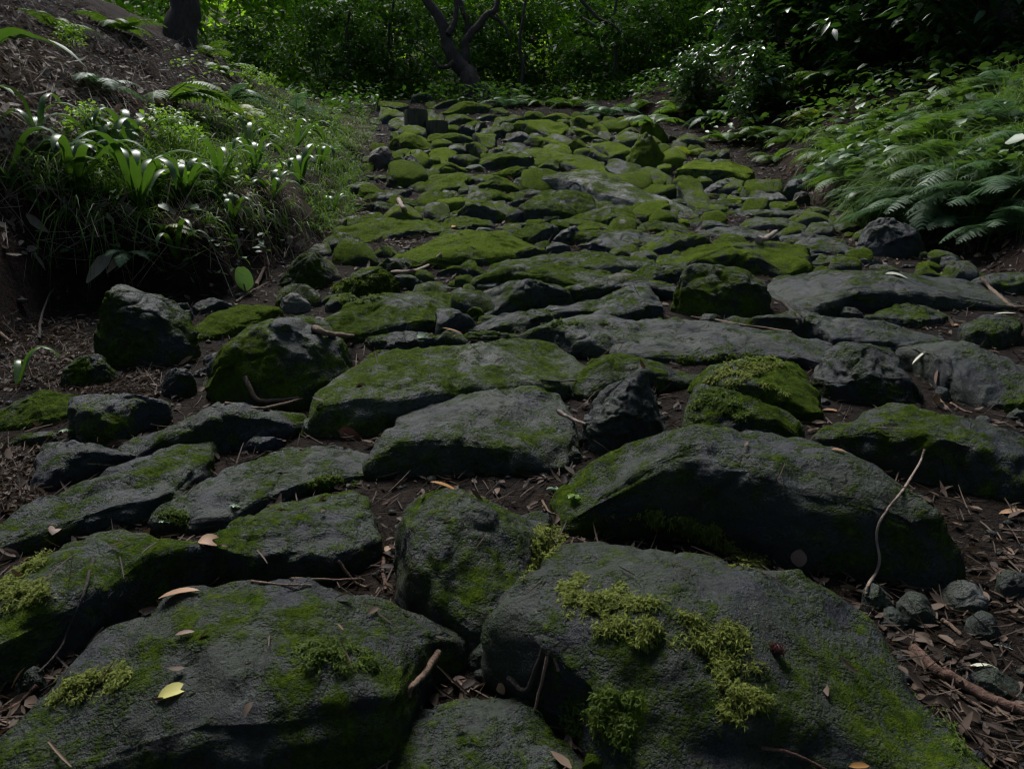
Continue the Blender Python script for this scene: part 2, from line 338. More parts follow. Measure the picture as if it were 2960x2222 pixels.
# ------------------------------------------------------------------ stones
# tile | height of the front face (tile pixels) | options | outline of what shows, clockwise from the left | label
STONES = '''
7|450|m.45 n|780,650 1080,590 1500,530 2000,475 2400,510 2720,640 2920,780 2700,900 2560,1000 2470,1100 2480,1300 2420,1600 2300,1720 1500,1800 600,1850 -100,1750 -250,1550 0,1380 300,1080 600,860|broad dark slab with a yellow leaf lying on it
8|100|m.42 n|330,1560 390,1330 450,1230 620,1190 880,1180 1090,1150 1190,1200 1230,1340 1420,1420 1560,1560 1600,1780 900,1860 300,1800|grey stone cut by the lower edge of the picture
9|480|m.40 n k.98|-1118,870 -1038,640 -958,440 -688,200 -438,50 -200,90 0,150 230,210 300,270 330,385 440,395 660,350 800,345 950,400 1120,470 1220,560 1290,680 1310,760 1490,890 1700,1100 1900,1330 2050,1560 1850,1800 800,1850 -300,1800 -368,1500 -560,1330 -818,1200 -1008,1060|huge flat stone carrying a pine cone and pale moss
8|50|m.6|1560,1660 1590,1500 1700,1465 1790,1490 1810,1700 1570,1710|
8|400|m.42 n|400,290 410,60 480,-110 700,-170 1000,-170 1180,-120 1330,-10 1270,60 1260,200 1230,420 1180,600 1110,820 1000,930 820,930 640,830 500,680 420,520|tall blunt stone with a mossy undercut front
7|260|m.5|-400,700 0,360 330,200 600,120 860,95 960,150 1250,160 1290,220 1300,330 1100,520 900,600 780,640 700,780 300,1000 0,1150 -300,1250|stone at the picture edge with two bright moss cushions
7|190|m.6|1330,290 1480,130 1700,-60 2000,-170 2212,-160 2300,-120 2360,80 2390,200 2360,330 2200,440 1900,480 1600,500 1400,480 1330,400|
4|90|m.35|1020,1700 1040,1640 1250,1480 1500,1330 1800,1220 2000,1165 2200,1165 2330,1220 2420,1330 2400,1420 2150,1460 1900,1510 1650,1640 1580,1720 1400,1740 1100,1740|
4|110|m.4|-250,1850 -150,1740 0,1659 200,1540 700,1330 980,1220 1180,1185 1340,1230 1320,1380 1250,1480 1100,1620 900,1700 600,1740 200,1850 -100,1950|long stone with a straight mossy ridge
4|120|m.2|200,1420 220,1330 280,1210 350,1195 600,1240 850,1270 840,1290 600,1400 350,1490 240,1500|
4|160|m.35|820,1180 850,1130 950,1030 1250,990 1450,965 1800,985 1910,1030 1880,1090 1600,1150 1300,1190 1000,1220 850,1220|long low black stone under a bark stick
4|170|m.5 y.3|480,1080 560,1000 750,920 960,865 1040,880 1070,940 1020,1000 930,1030 840,1130 820,1180 700,1220 560,1200 490,1130|
4|90|m.65|-160,1050 -120,960 0,900 200,865 450,870 530,910 530,980 450,1060 300,1100 100,1125 -100,1120|
4|35|m.4|0,1200 60,1150 200,1120 330,1120 340,1180 220,1230 0,1235|
4|330|B m.75 y.25|1140,980 1200,820 1300,700 1420,580 1560,500 1750,465 1880,465 2050,520 2180,600 2230,680 2200,760 2050,830 1900,900 1880,940 1600,970 1300,990|big humped boulder with a bright moss edge set in the path
4|90|B m.5|1000,850 1040,760 1110,725 1180,745 1225,800 1190,860 1150,920 1050,920 1010,900|
4|400|B m.6 T:boulder|500,350 560,250 640,228 800,265 1000,330 1130,390 1190,460 1200,570 1150,680 1000,730 800,740 640,720 590,640 560,520|large dark angular boulder standing below the earth bank
4|90|B m.7 T:boulder|340,830 380,730 450,670 560,650 640,700 700,800 600,850 400,860|low mossy rock at the foot of the large dark boulder
4|55|m.85 y.2|1190,500 1280,420 1420,350 1560,320 1750,318 1780,360 1740,400 1660,440 1620,470 1500,510 1400,530 1220,545|
4|90|B m.0 p.75 t.25 T:loose_rock|1770,290 1850,245 1930,260 1980,310 1975,360 1900,385 1790,375 1770,340|pale pinkish rock lying on mossy stones by the bank
4|25|m.6|1700,470 1800,390 1900,380 1990,400 1980,460 1900,490 1720,490|
4|150|B m.7|1750,180 1830,60 1900,0 2000,-10 2060,60 2100,120 2000,170 1950,200 1860,240 1760,250|
4|70|B m.4 T:loose_rock|1095,340 1130,305 1180,310 1215,370 1210,430 1120,430|small olive rock behind the large dark boulder
4|40|m.3|1250,340 1300,300 1400,275 1470,290 1460,340 1300,380|
5|100|m.7|-170,480 -160,420 -80,350 100,300 280,240 480,205 640,210 720,250 720,310 660,330 640,460 400,500 200,530 0,520|
5|90|m.2|640,460 650,400 680,330 720,315 780,360 850,410 760,450 640,475|
5|50|m.45|200,540 230,500 400,490 690,490 700,520 560,580 500,600 330,610 260,600|
5|150|m.6 p.35|-50,1000 0,900 60,820 250,680 400,600 700,580 900,560 1100,545 1280,545 1400,610 1530,690 1540,740 1500,800 1390,840 940,820 720,830 560,880 430,920 380,960 360,1060 280,1100 60,1070|wide stone with pale flaking crust and yellow moss
5|180|m.4 p.12|250,1320 320,1170 350,1010 400,930 600,860 720,820 950,825 1200,850 1370,860 1420,980 1450,1100 1440,1220 1370,1310 1350,1370 1000,1380 700,1370 400,1370 270,1380|large square grey stone with white crust patches
5|330|B m.35|1560,1210 1600,1030 1680,940 1850,850 1950,790 2020,810 2060,880 2110,1000 2140,1080 2050,1180 2010,1250 1850,1290 1700,1310 1570,1290|upright stone with a dark wedge-shaped front
5|120|m.45|1510,830 1540,760 1600,690 1700,635 1850,640 2000,655 2212,690 2280,740 2250,800 2000,800 1850,840 1720,920 1600,930 1520,900|
6|180|m.65|60,1180 60,1000 90,900 180,830 350,820 500,815 600,850 690,910 720,1000 760,1060 740,1170 600,1170 300,1165 120,1200|
6|130|m.75|170,800 200,740 290,660 430,645 620,650 690,700 800,750 850,880 880,970 760,980 700,900 600,840 400,820 230,820|
6|260|B m.5|960,850 975,760 1020,690 1080,630 1230,600 1360,620 1420,650 1490,700 1530,780 1540,850 1650,920 1640,960 1400,955 1100,960 980,930|rounded stone with a moss cushion on its shoulder
6|170|m.15|1440,640 1700,600 1900,580 2150,600 2300,620 2320,860 2100,960 1900,970 1760,880 1640,800 1500,700|bare flat slab with a black undercut front
6|50|m.6|2080,980 2120,910 2212,870 2350,850 2350,1000 2200,1010 2100,1010|
6|230|m.42|930,1190 1000,1090 1150,1000 1330,930 1500,930 1650,980 1800,1040 2000,1090 2212,1110 2350,1150 2400,1400 2250,1540 2050,1550 1800,1490 1500,1440 1300,1340 1050,1240|great smooth stone behind the leaning pale stick
6|420|m.38 n k.92|-768,1400 -668,1340 -368,1290 0,1210 200,1170 400,1130 540,1120 650,1140 900,1230 1000,1290 1100,1390 1300,1480 1500,1500 1750,1600 1900,1659 1990,1830 1800,2050 1550,2140 1100,2020 650,1960 330,1800 0,1660 -300,1570 -528,1550 -700,1500|wide ridged stone with a tall black front face
6|60|m.3|-340,620 -200,480 -100,410 0,400 250,410 450,450 700,500 920,545 1000,680 1010,720 700,680 580,630 280,650 0,660 -200,650|flat grey slab with a thin branch along it
6|100|m.3|390,410 600,395 900,390 1200,420 1500,470 1590,530 1560,610 1200,620 980,610 920,540 700,490 500,450|
6|45|m.5|1240,390 1330,330 1500,300 1650,315 1710,370 1640,440 1540,460 1400,440 1260,420|
6|90|m.55|1840,470 1900,400 2000,370 2130,370 2150,470 2150,560 2000,590 1870,570|
6|80|m.3|700,200 740,100 950,70 1300,95 1700,95 1850,115 1920,170 2000,290 1900,320 1500,310 1200,310 1000,380 880,370 760,290|smooth wide slab carrying a white fallen leaf
6|55|m.4|1920,180 1950,110 2100,100 2300,110 2300,230 2150,240 1980,220|
6|150|B m.65 y.2|0,360 0,200 60,110 200,80 400,90 550,130 630,190 650,300 600,390 300,410 60,400|
6|35|B m.1|745,340 760,305 830,300 865,340 840,375 760,375|
6|30|B m.1|845,375 870,350 950,350 985,380 940,392 860,392|
6|40|B m.1|1035,380 1060,340 1150,340 1215,380 1190,410 1080,405|
5|100|m.45|925,270 1000,220 1180,190 1300,165 1370,190 1440,260 1400,300 1250,340 1080,380 930,410|
5|55|m.6 p.3|620,180 700,120 900,100 1200,95 1600,70 1700,105 1720,140 1620,190 1560,240 1400,230 1250,180 1000,210 850,215 700,210|
5|60|m.3|1530,270 1560,190 1680,150 1850,145 2000,190 2130,240 2120,260 2000,260 1650,290 1540,290|
5|90|m.4|1630,400 1660,290 1700,230 1800,200 1930,190 2010,220 2040,300 2040,390 1900,420 1680,430|
5|45|m.35|740,460 900,410 1080,370 1350,320 1500,310 1660,300 1650,400 1500,420 1260,430 1200,490 1050,470 850,470|
5|110|m.35 p.3|1190,500 1300,450 1500,440 1900,435 1980,450 1900,520 1850,620 1700,640 1500,640 1420,560 1300,500|
5|30|m.6|650,540 850,510 980,470 1130,510 1160,540 1000,550 800,570|
5|80|B m1|-60,280 -50,200 60,140 280,95 350,130 370,200 300,250 50,300|
5|45|m.3|370,180 430,130 580,150 610,190 500,220 380,220|
5|40|B m.6|210,90 300,10 360,20 440,80 420,110 230,110|
5|40|m.4|720,240 740,195 800,220 880,260 800,300 740,300|
5|40|m.7|790,370 830,330 910,330 920,390 830,400|
5|40|m.55 p.2|1040,90 1080,10 1200,-30 1500,-40 1700,10 1900,40 1980,80 1900,110 1850,130 1700,130 1600,70 1300,90 1100,110|
5|55|m.5|1890,120 2000,70 2180,40 2200,130 2130,180 2000,200 1920,170|
6|90|m.7 y.4|-180,60 0,-20 200,-70 350,-100 520,-75 740,-30 740,120 620,150 450,90 330,80 100,80 0,60|
5|35|m.6|630,110 700,60 800,40 900,80 940,100 700,130|
2|45|m.6 y.3|40,1470 150,1400 300,1370 520,1360 590,1400 600,1470 540,1510 300,1530 150,1555 60,1530|
2|28|m.5 y.2|630,1480 680,1420 800,1390 920,1395 960,1440 950,1470 800,1480 640,1500|
2|45|m.8 y.4|430,1640 560,1560 700,1480 900,1460 1050,1470 1180,1540 1200,1590 1080,1659 900,1690 600,1700|
2|55|m.6|1130,1490 1250,1430 1360,1440 1380,1490 1330,1540 1220,1570 1140,1540|
2|60|m.65 y.4|780,1370 850,1320 1000,1310 1080,1370 1040,1430 960,1440 820,1390|
2|75|m.6|1190,1350 1230,1280 1330,1225 1430,1210 1530,1280 1600,1350 1560,1380 1400,1390 1280,1400 1210,1400|
2|28|m.5|1290,1410 1320,1370 1390,1345 1450,1390 1420,1430 1320,1430|
2|45|m.6 y.2|1450,1410 1600,1360 1700,1320 1800,1330 1900,1370 1920,1410 1850,1430 1700,1420 1500,1425|
2|75|m.45 p.8|1200,1170 1300,1120 1450,1075 1600,1100 1800,1180 1950,1190 2080,1210 2150,1290 2110,1370 2000,1380 1980,1370 1830,1320 1650,1320 1500,1260 1400,1200 1250,1210|pale sunlit slab tilted across the upper path
2|40|m.7 y.3|840,1200 900,1150 1000,1135 1120,1155 1160,1190 1120,1225 900,1220|
2|40|m.7 y.3|770,1250 800,1215 1000,1220 1130,1260 1100,1300 950,1310 800,1290|
2|22|m.3 p.2|1100,1240 1250,1210 1330,1240 1250,1270 1130,1260|
2|22|m.3 p.2|1070,1310 1160,1275 1260,1290 1240,1320 1100,1330|
2|36|m.8 y.4|970,1120 1000,1075 1150,1080 1300,1115 1280,1140 1150,1145 1000,1140|
2|26|m.7 y.4|500,1180 600,1120 740,1090 850,1130 870,1150 750,1200 600,1200|
2|26|m.7 y.3|480,1200 560,1170 700,1175 760,1205 720,1240 620,1260 500,1230|
2|36|m.6|470,1280 520,1255 600,1265 660,1320 660,1355 580,1350 500,1310|
2|20|m.5|170,1270 230,1220 330,1205 440,1230 400,1270 300,1290|
2|55|B m.4|285,1180 310,1120 400,1105 480,1130 490,1180 430,1205 320,1205|
2|100|B m.15 t.6 T:boulder|165,1050 190,970 250,940 320,945 355,1000 350,1070 300,1100 180,1105|brownish rounded rock beside the path below the stumps
2|80|B m.5 T:boulder|330,1060 360,1000 460,990 510,1050 545,1090 500,1120 380,1110|dark mossy rock leaning against the brownish rock
2|45|m.8 y.4|340,920 410,890 480,870 560,885 590,920 570,950 450,960 360,950|
2|20|m.9 y.6|600,1050 600,930 680,910 800,920 820,940 740,1000 700,1050 640,1080|
2|26|m.8 y.4|585,900 640,870 750,865 850,890 850,920 740,920 600,915|
2|45|m.7 y.4|800,960 860,910 920,940 950,980 880,1010 820,1000|
2|40|m.6 y.2|720,1050 760,1000 850,990 915,1040 900,1080 830,1090 740,1070|
2|32|m.8 y.5|560,1100 620,1060 740,1050 820,1070 800,1110 600,1115|
2|45|m.65 y.4|900,1040 960,980 1000,970 1150,1010 1220,1050 1200,1080 1000,1090 920,1090|
2|28|m.5 y.3|990,970 1050,940 1130,955 1160,990 1100,1000 1010,985|
2|32|m.65 y.5|1150,980 1200,945 1300,970 1500,1030 1700,1080 1880,1150 1890,1190 1800,1180 1600,1090 1430,1030 1300,1040 1180,1030|
2|36|m.7 y.5|1240,1070 1290,1030 1400,1020 1450,1060 1400,1110 1300,1110|
2|32|m.8 y.6|1190,910 1250,880 1400,890 1440,940 1480,980 1430,1000 1300,960|
2|45|m.75 y.5|1420,940 1480,890 1560,910 1600,950 1570,990 1480,980|
2|40|m.7 y.5|1500,990 1600,955 1680,990 1730,1040 1680,1060 1580,1030|
2|45|m.8 y.6|1600,940 1700,920 1820,930 1870,990 1830,1040 1730,1040 1670,980|
2|36|m.5 y.3|1740,1070 1850,1060 2000,1065 2090,1130 2100,1200 1980,1190 1880,1150|
2|200|B m.9 y.6 T:boulder|1845,960 1860,905 1900,870 1970,845 2020,890 2080,970 2130,1090 2130,1120 2000,1090 1900,1060|tall pointed rock covered in yellow-green moss
2|60|B m.9 y.6 T:boulder|1930,870 1960,790 2040,790 2100,850 2130,920 2050,910 1990,880|mossy rock directly behind the tall pointed rock
2|45|B m.8 y.6|1760,880 1850,820 1920,805 1930,850 1880,890 1800,920|
2|28|m.85 y.6|1580,780 1660,790 1750,850 1770,880 1690,880 1600,830|
2|45|B m.9 y.9|1480,790 1500,750 1570,755 1590,810 1540,830 1490,820|
2|24|m.85 y.8|1300,760 1320,725 1440,725 1480,760 1440,790 1340,785|
2|20|m.7 y.5|1190,750 1210,715 1290,715 1310,745 1260,765|
2|36|m.8 y.7|1070,800 1180,760 1260,750 1320,780 1430,810 1430,850 1350,880 1200,850 1090,820|
2|20|m.85 y.8|1460,840 1560,820 1640,850 1650,875 1500,870|
2|22|m.8 y.6|1480,890 1550,865 1700,875 1780,910 1700,925 1560,910|
2|30|m.3 p.4 t.3|1050,890 1100,845 1180,850 1240,890 1180,910 1080,910|
2|28|m.65 y.4|860,880 920,830 1030,815 1075,850 1020,890 900,900|
2|32|m.6 y.4|850,890 950,870 1000,900 990,950 940,960 870,920|
2|15|m.5 y.3|1010,940 1100,920 1190,940 1150,957 1060,957|
2|24|m.7 y.4|690,790 700,740 800,735 870,770 840,790 740,800|
2|32|m.5 y.3|730,840 780,800 850,810 860,850 800,865|
2|30|m.4 y.2|850,840 880,790 940,800 940,840 880,850|
2|24|m.7 y.6|980,800 1010,755 1080,780 1080,810 1010,815|
2|18|m.6 y.4|880,760 940,740 1010,745 990,775 900,780|
2|15|m.6 y.4|1010,755 1060,735 1130,745 1110,765 1040,768|
2|32|m.8 y.5|640,710 700,670 850,655 950,655 960,690 940,720 800,735 680,735|
2|18|m.7 y.4|960,700 1020,685 1080,705 1110,730 1000,735|
2|18|m.7 y.4|600,690 640,655 740,640 760,660 700,680 640,700|
2|14|m.6 y.3|560,680 570,645 610,650 620,690 590,700|
2|20|m.7 y.5|250,690 300,640 400,650 430,690 380,720 290,710|
2|12|m.5|460,640 520,610 590,630 580,650 500,655|
2|16|m.6 y.2|280,620 330,585 420,590 450,620 400,645 320,640|
2|15|m.4|200,580 240,545 340,555 370,580 280,592|
2|15|m.5|70,515 90,485 150,488 165,515 110,525|
3|75|m.6 y.4|-70,1180 0,1140 60,1160 130,1220 190,1270 60,1275 -60,1265|
2|22|m.6 y.3|1430,1440 1470,1410 1600,1420 1760,1420 1820,1470 1700,1480 1500,1470|
2|75|B m.3|1370,1540 1440,1470 1530,1450 1560,1490 1520,1560 1400,1580|
2|36|m.5 y.2|1520,1520 1620,1470 1800,1480 1990,1490 1990,1530 1900,1580 1650,1570 1540,1560|
2|32|m.3|1550,1570 1650,1520 1750,1510 1840,1550 1870,1590 1700,1610 1560,1600|
2|60|m.7 y.4|1930,1590 2000,1500 2100,1475 2300,1480 2370,1520 2300,1590 2100,1620 1960,1620|
2|24|m.5|1830,1470 1950,1420 2100,1405 2200,1430 2250,1480 2100,1490 1900,1490|
2|36|m.5 y.3|1070,1650 1150,1590 1230,1560 1300,1590 1310,1630 1200,1650|
2|28|m.3 p.2|1320,1620 1400,1545 1470,1590 1440,1610 1380,1625|
2|14|m.5|600,1410 650,1385 740,1385 730,1420 620,1430|
2|14|m.4|1050,1465 1120,1435 1210,1430 1190,1465 1110,1480|
2|22|m.6|370,1310 470,1285 610,1340 560,1355 400,1345|
2|26|m.7|50,1300 120,1280 250,1300 370,1320 400,1360 250,1370 100,1330|
2|36|m.5|265,1600 280,1560 330,1590 370,1640 290,1650|
2|36|B m.4|480,1000 530,965 600,970 600,1010 540,1030|
2|36|B m.3|500,1060 520,1020 590,1025 600,1060 560,1080|
2|45|B m.2 T:loose_rock|900,1555 910,1525 945,1515 970,1540 965,1565 920,1572|small black stone sitting on a mossy flat stone
3|22|m.4|-60,1320 0,1270 100,1262 190,1280 200,1320 100,1335|
3|60|B m.15|175,1220 220,1180 320,1170 350,1200 340,1250 220,1270|
3|20|m.2 p.5|410,1290 500,1235 600,1220 640,1250 670,1280 560,1310 430,1310|
3|15|m.3|350,1240 390,1215 470,1220 440,1260 380,1265|
3|50|B m.6|510,1190 560,1145 640,1145 640,1210 540,1220|
3|90|B m.5 T:boulder|680,1230 690,1160 760,1140 840,1150 855,1210 800,1290 700,1290|dark blocky rock beneath the ferns at the path edge
3|55|B m.2 T:boulder|745,1290 760,1240 820,1225 860,1260 850,1315 780,1320|low dark rock in front of the blocky rock
3|18|m.5|200,1320 270,1275 400,1290 430,1325 250,1335|
3|12|m.4|-20,1360 60,1335 200,1335 260,1360 180,1385 40,1385|
3|14|m.35|280,1360 400,1325 640,1325 780,1350 800,1390 450,1390|
3|24|m.45 y.2|430,1440 480,1385 700,1390 790,1420 800,1460 700,1480 520,1470|
3|20|m.35|90,1440 160,1395 300,1410 320,1450 180,1480|
3|20|m.25|160,1500 260,1450 350,1460 480,1460 650,1500 520,1550 300,1530|
3|22|m.3|640,1510 760,1480 900,1500 1050,1540 1000,1570 720,1560|
3|28|m.3|720,1590 830,1520 950,1530 1060,1590 1180,1620 1050,1640 800,1630|
6|18|m.3 p.3|860,40 950,5 1200,5 1260,40 1100,60 930,62|
6|18|m.4|745,80 800,58 880,62 890,80 800,95|
6|18|m.4|750,20 820,-10 930,-15 940,10 830,40|
3|24|m.5|980,1470 1080,1410 1170,1405 1180,1460 1050,1490|
3|200|B m.15 T:boulder|1190,1620 1250,1500 1310,1405 1400,1400 1560,1470 1640,1590 1600,1640 1400,1660 1250,1650|black wedge-shaped boulder at the foot of the grassy bank
3|50|m.8 y.8|30,1120 80,1060 170,1020 300,1050 400,1090 450,1100 420,1160 240,1170 100,1160|
3|40|B m.1 p.3 t.5|0,1080 30,1035 90,1040 110,1080 40,1110|
6|60|B m.1|1680,90 1720,20 1790,0 1860,60 1870,100 1760,105|
4|60|B m.2|1895,1100 1930,1055 2000,1070 2060,1120 2100,1155 1990,1170 1900,1150|
4|50|B m.05 p.15 T:loose_rock|1345,1235 1380,1210 1440,1200 1480,1230 1450,1262 1370,1270|small flat grey stone in the leaf litter between two large stones
4|45|m.15|1500,1215 1560,1185 1680,1190 1790,1220 1700,1250 1530,1252|
9|130|B m.0 p.65 T:loose_rock|1755,630 1790,580 1890,535 1990,545 2030,620 2000,680 1880,695 1780,670|smooth pale grey pebble in the leaf litter
9|150|B m.1|1450,690 1480,620 1560,585 1640,610 1685,700 1660,770 1560,785 1480,750|
9|110|B m.35|1215,600 1225,530 1300,510 1380,560 1405,640 1340,690 1250,680|
9|70|B m.25|1310,740 1350,690 1430,680 1500,730 1450,790 1340,780|
9|50|m.1|1830,1080 1860,1015 1980,1000 2150,1050 2260,1130 2250,1230 2060,1230 1900,1170|
9|60|B m.1|1880,800 1930,730 2030,710 2100,770 2060,850 1930,850|
9|120|B m.1|2090,560 2110,480 2212,450 2330,480 2330,620 2200,640|
5|40|B m.1|760,1415 800,1380 840,1375 880,1405 870,1430 790,1435|
5|35|B m.05 p.1|1215,1415 1250,1390 1310,1395 1360,1410 1330,1425 1240,1430|
5|60|B m.1|1370,1350 1420,1280 1510,1255 1570,1260 1560,1320 1450,1350 1380,1390|
8|110|B m.1|800,1010 860,930 960,870 1030,880 1020,980 960,1060 860,1060|
8|50|m.35 p.25|520,890 560,830 700,770 745,800 690,870 590,910|
8|45|B m.1|1150,1100 1180,1080 1240,1080 1255,1105 1200,1125|
7|80|B m.3|40,1200 80,1120 150,1060 210,1080 240,1140 160,1220 60,1260|
4|45|B m.4|1280,660 1340,630 1400,640 1370,700 1300,705|
4|40|B m.1|1220,780 1270,730 1310,720 1300,780 1240,790|
6|60|B m.1 T:loose_rock|1660,890 1690,850 1740,850 1770,890 1750,940 1680,940|small dark angular rock in the hollow beside the bare slab
6|50|B m.05 p.12|900,945 930,920 970,925 990,950 960,965 910,965|
6|40|B m.1|1920,1060 1950,1045 2000,1040 2020,1065 1990,1080 1930,1080|
6|45|B m.1|2140,1020 2180,1000 2260,1000 2270,1060 2170,1080|
'''
CURVE_S = np.array([1.02, 1.03, 1.03, 1.015, .995, .955, .86, .60, .30, .02])
CURVE_Z = np.array([-.9, 0.0, .36, .66, .87, .965, 1.0, 1.01, 1.02, 1.02])
def convex_hull(p):
    p = p[np.lexsort((p[:, 1], p[:, 0]))]
    def half(q):
        h = []
        for v in q:
            while len(h) > 1 and (h[-1][0]-h[-2][0])*(v[1]-h[-2][1])-(h[-1][1]-h[-2][1])*(v[0]-h[-2][0]) <= 0: h.pop()
            h.append(v)
        return h
    a, b = half(p), half(p[::-1]); return np.array(a[:-1]+b[:-1])
def ray_poly(c, a, poly, miss=None):
    A = poly-c; B = np.roll(poly, -1, 0)-c; d = np.stack([np.cos(a), np.sin(a)], 1); E = B-A
    den = d[:, None, 0]*E[None, :, 1]-d[:, None, 1]*E[None, :, 0]; den = np.where(np.abs(den) < 1e-12, 1e-12, den)
    t = (A[None, :, 0]*E[None, :, 1]-A[None, :, 1]*E[None, :, 0])/den
    s_ = (A[None, :, 0]*d[:, None, 1]-A[None, :, 1]*d[:, None, 0])/den
    t = np.where((s_ >= -1e-6) & (s_ <= 1+1e-6) & (t > 0), t, -1); r = t.max(1)
    return np.where(r > 0, r, miss if miss is not None else np.abs(r))
stone_list = []          # (object, world vertices, faces, moss, label)
def stone_mesh(k, tile, f, opt, pts, r):
    uv = src(tile, pts); n0 = len(uv)
    il, ir = uv[:, 0].argmin(), uv[:, 0].argmax()
    ch = lambda a, b: [(a+i) % n0 for i in range(((b-a) % n0)+1)]
    c1, c2 = ch(il, ir), ch(ir, il)
    up, lo = (c1, c2) if uv[c1, 1].mean() < uv[c2, 1].mean() else (c2, c1)
    wgt = np.zeros(n0); wgt[up] = 1.0; wgt[[il, ir]] = .45
    low = cast(uv[lo], hpath)[0]; dist = np.median(low[:, 1]); d_view = np.median(cast(uv[lo], hpath)[1])
    boulder = 'B' in opt
    ext = np.ptp(uv[:, 0])*1024/2960
    n = int(np.clip(ext*1.6+10, 24, 132)); rings = int(np.clip(n*.41, 12, 53))
    if k >= 500: n, rings = int(min(n, 20)), 9
    if not boulder:
        h = f/2.212*d_view/FOC*(1.18 if d_view < 3 else 1.4 if d_view < 5 else 1.75)+.012
        G = cast(uv, hpath, h*wgt*.92)[0]
        poly = G[:, :2]
    else:
        # an upright rock: its outline stands in the plane of its base, the depth follows its width
        base = low[np.argmax(uv[lo, 1])]; y0 = np.percentile(low[:, 1], 30)
        D = rays(uv); tt = y0/D[:, 1]; Q = CAM+D*tt[:, None]
        wd = np.ptp(Q[:, 0]); z0 = hp(y0); top = np.maximum(Q[up, 2]-z0, .01)
        order = np.argsort(Q[up, 0]); ux, uz = Q[up, 0][order], top[order]
        h = uz.max(); dep = max(.75*wd, .5*h) if wd > .08 else wd
        a = np.linspace(0, 2*np.pi, 16, endpoint=False); cx = (Q[:, 0].min()+Q[:, 0].max())/2
        poly = np.stack([cx-np.cos(a)*wd/2*1.0, y0+dep*.42+np.sin(a)*dep/2*(1+.12*np.sin(3*a+k))], 1)
    if not boulder:
        hull = convex_hull(poly); dep = np.ptp(hull[:, 1]); wd = np.ptp(hull[:, 0])
        if dep < .42*wd:                                       # keep a real depth behind what shows
            yc = hull[:, 1].mean(); hull[hull[:, 1] > yc, 1] += .42*wd-dep
        c = hull.mean(0); a = np.linspace(0, 2*np.pi, n, endpoint=False)
        rh = ray_poly(c, a, hull); ro = np.minimum(ray_poly(c, a, poly, rh), rh)
        rr = (.5*rh+.5*ro)*(1.12 if d_view < 2.2 else 1.25)*opt.get('k', 1.0)
        for _ in range(1): rr = .25*np.roll(rr, 1)+.5*rr+.25*np.roll(rr, -1)
        P = c+np.stack([np.cos(a), np.sin(a)], 1)*rr[:, None]
    else:
        P = closed_path(poly, n); c = P.mean(0)
    size = math.sqrt(max(np.ptp(P[:, 0])*np.ptp(P[:, 1]), 1e-6))
    u = np.linspace(0, 1, rings)
    cu = np.linspace(0, 1, len(CURVE_S))
    if not boulder:
        S = np.interp(u, cu, CURVE_S); Zf = np.interp(u, cu, CURVE_Z)
        sharp = r.uniform(.0, 1.0)
        XY = c+(P[None]-c)*S[:, None, None]
        off = (XY-c)/size
        tilt = np.array([r.uniform(-.16, .16), r.uniform(-.02, .16)])
        T = 1+off@tilt*1.0
        for q in range(5):                                     # broken facets
            aa = r.uniform(0, 2*np.pi); dv = np.array([math.cos(aa), math.sin(aa)])
            cut = r.uniform(.98, 1.30)-r.uniform(.3, .95)*np.maximum(off@dv-.02, 0)*2
            T = np.minimum(T, cut)
        T = np.maximum(T, .25)
        Z = h*np.where(Zf[:, None] > 0, Zf[:, None]*np.minimum(T, 1.15), Zf[:, None])
        Z = np.maximum(Z, -.12)
        dome = r.uniform(.0, .03)*size*(1-np.clip(S, 0, 1)**2)
        Z = Z+dome[:, None]*(Zf[:, None] > .3)
    else:
        th = u*np.pi/2; S = np.cos(th*.99)**.34; Zf = np.sin(th)**.62
        S[0] = 1.0
        XY = c+(P[None]-c)*S[:, None, None]; off = (XY-c)/size
        zt = np.interp(XY[..., 0], ux, uz)
        fall = 1-.35*np.clip((XY[..., 1]-c[1])/max(np.ptp(P[:, 1])/2, .01), 0, 1)
        Z = Zf[:, None]*zt*fall
        Z[0] = -.1
    # flat broken faces: cut the form with planes
    sx, sy, sz = np.ptp(P[:, 0])/2, np.ptp(P[:, 1])/2, max(Z.max(), .01)
    W = np.stack([(XY[..., 0]-c[0])/sx, (XY[..., 1]-c[1])/sy, Z/sz*1.0-.25], -1)
    for q in range(11 if boulder else 6):
        aa = r.uniform(0, 2*np.pi); el = r.uniform(.15, 1.15) if boulder else r.choice([r.uniform(.0, .25), r.uniform(.4, 1.2)]); nv = np.array([math.cos(aa)*math.cos(el), math.sin(aa)*math.cos(el), math.sin(el)])
        dd = W@nv; lim = dd.max()*(r.uniform(.80, .95) if boulder else r.uniform(.88, .98)); ex = np.maximum(dd-lim, 0)
        W = W-(ex*.92)[..., None]*nv
    keepb = (Z > -.01)
    XY = np.where(keepb[..., None], c+W[..., :2]*np.array([sx, sy]), XY); Z = np.where(keepb, (W[..., 2]+.25)*sz, Z)
    V = np.concatenate([XY, (Z+hp(XY[..., 1]))[..., None]], -1)
    # relief
    du = np.roll(V, -1, 1)-np.roll(V, 1, 1); dv = np.gradient(V, axis=0); N = unit(np.cross(du, dv))
    N = np.where((N[..., 2:] < -.2), -N, N)
    Q = V.reshape(-1, 3); amp = np.clip(size, .03, .5)
    seed = k*3.7
    d1 = fbm(Q*(2.2/amp)+seed, 2); d2 = fbm(Q*(6/amp)+seed+9, 2)
    rid = 1-np.abs(noise(Q*(3.6/amp)+seed+31))*2
    d3 = fbm(Q*28+seed, 3, .6)
    ter = fbm(Q*(2.6/amp)*np.array([1, 1, .6])+seed+55, 2)*3.2; ft = ter-np.floor(ter); ter = (np.floor(ter)+ss(.32, .68, ft))/3.2
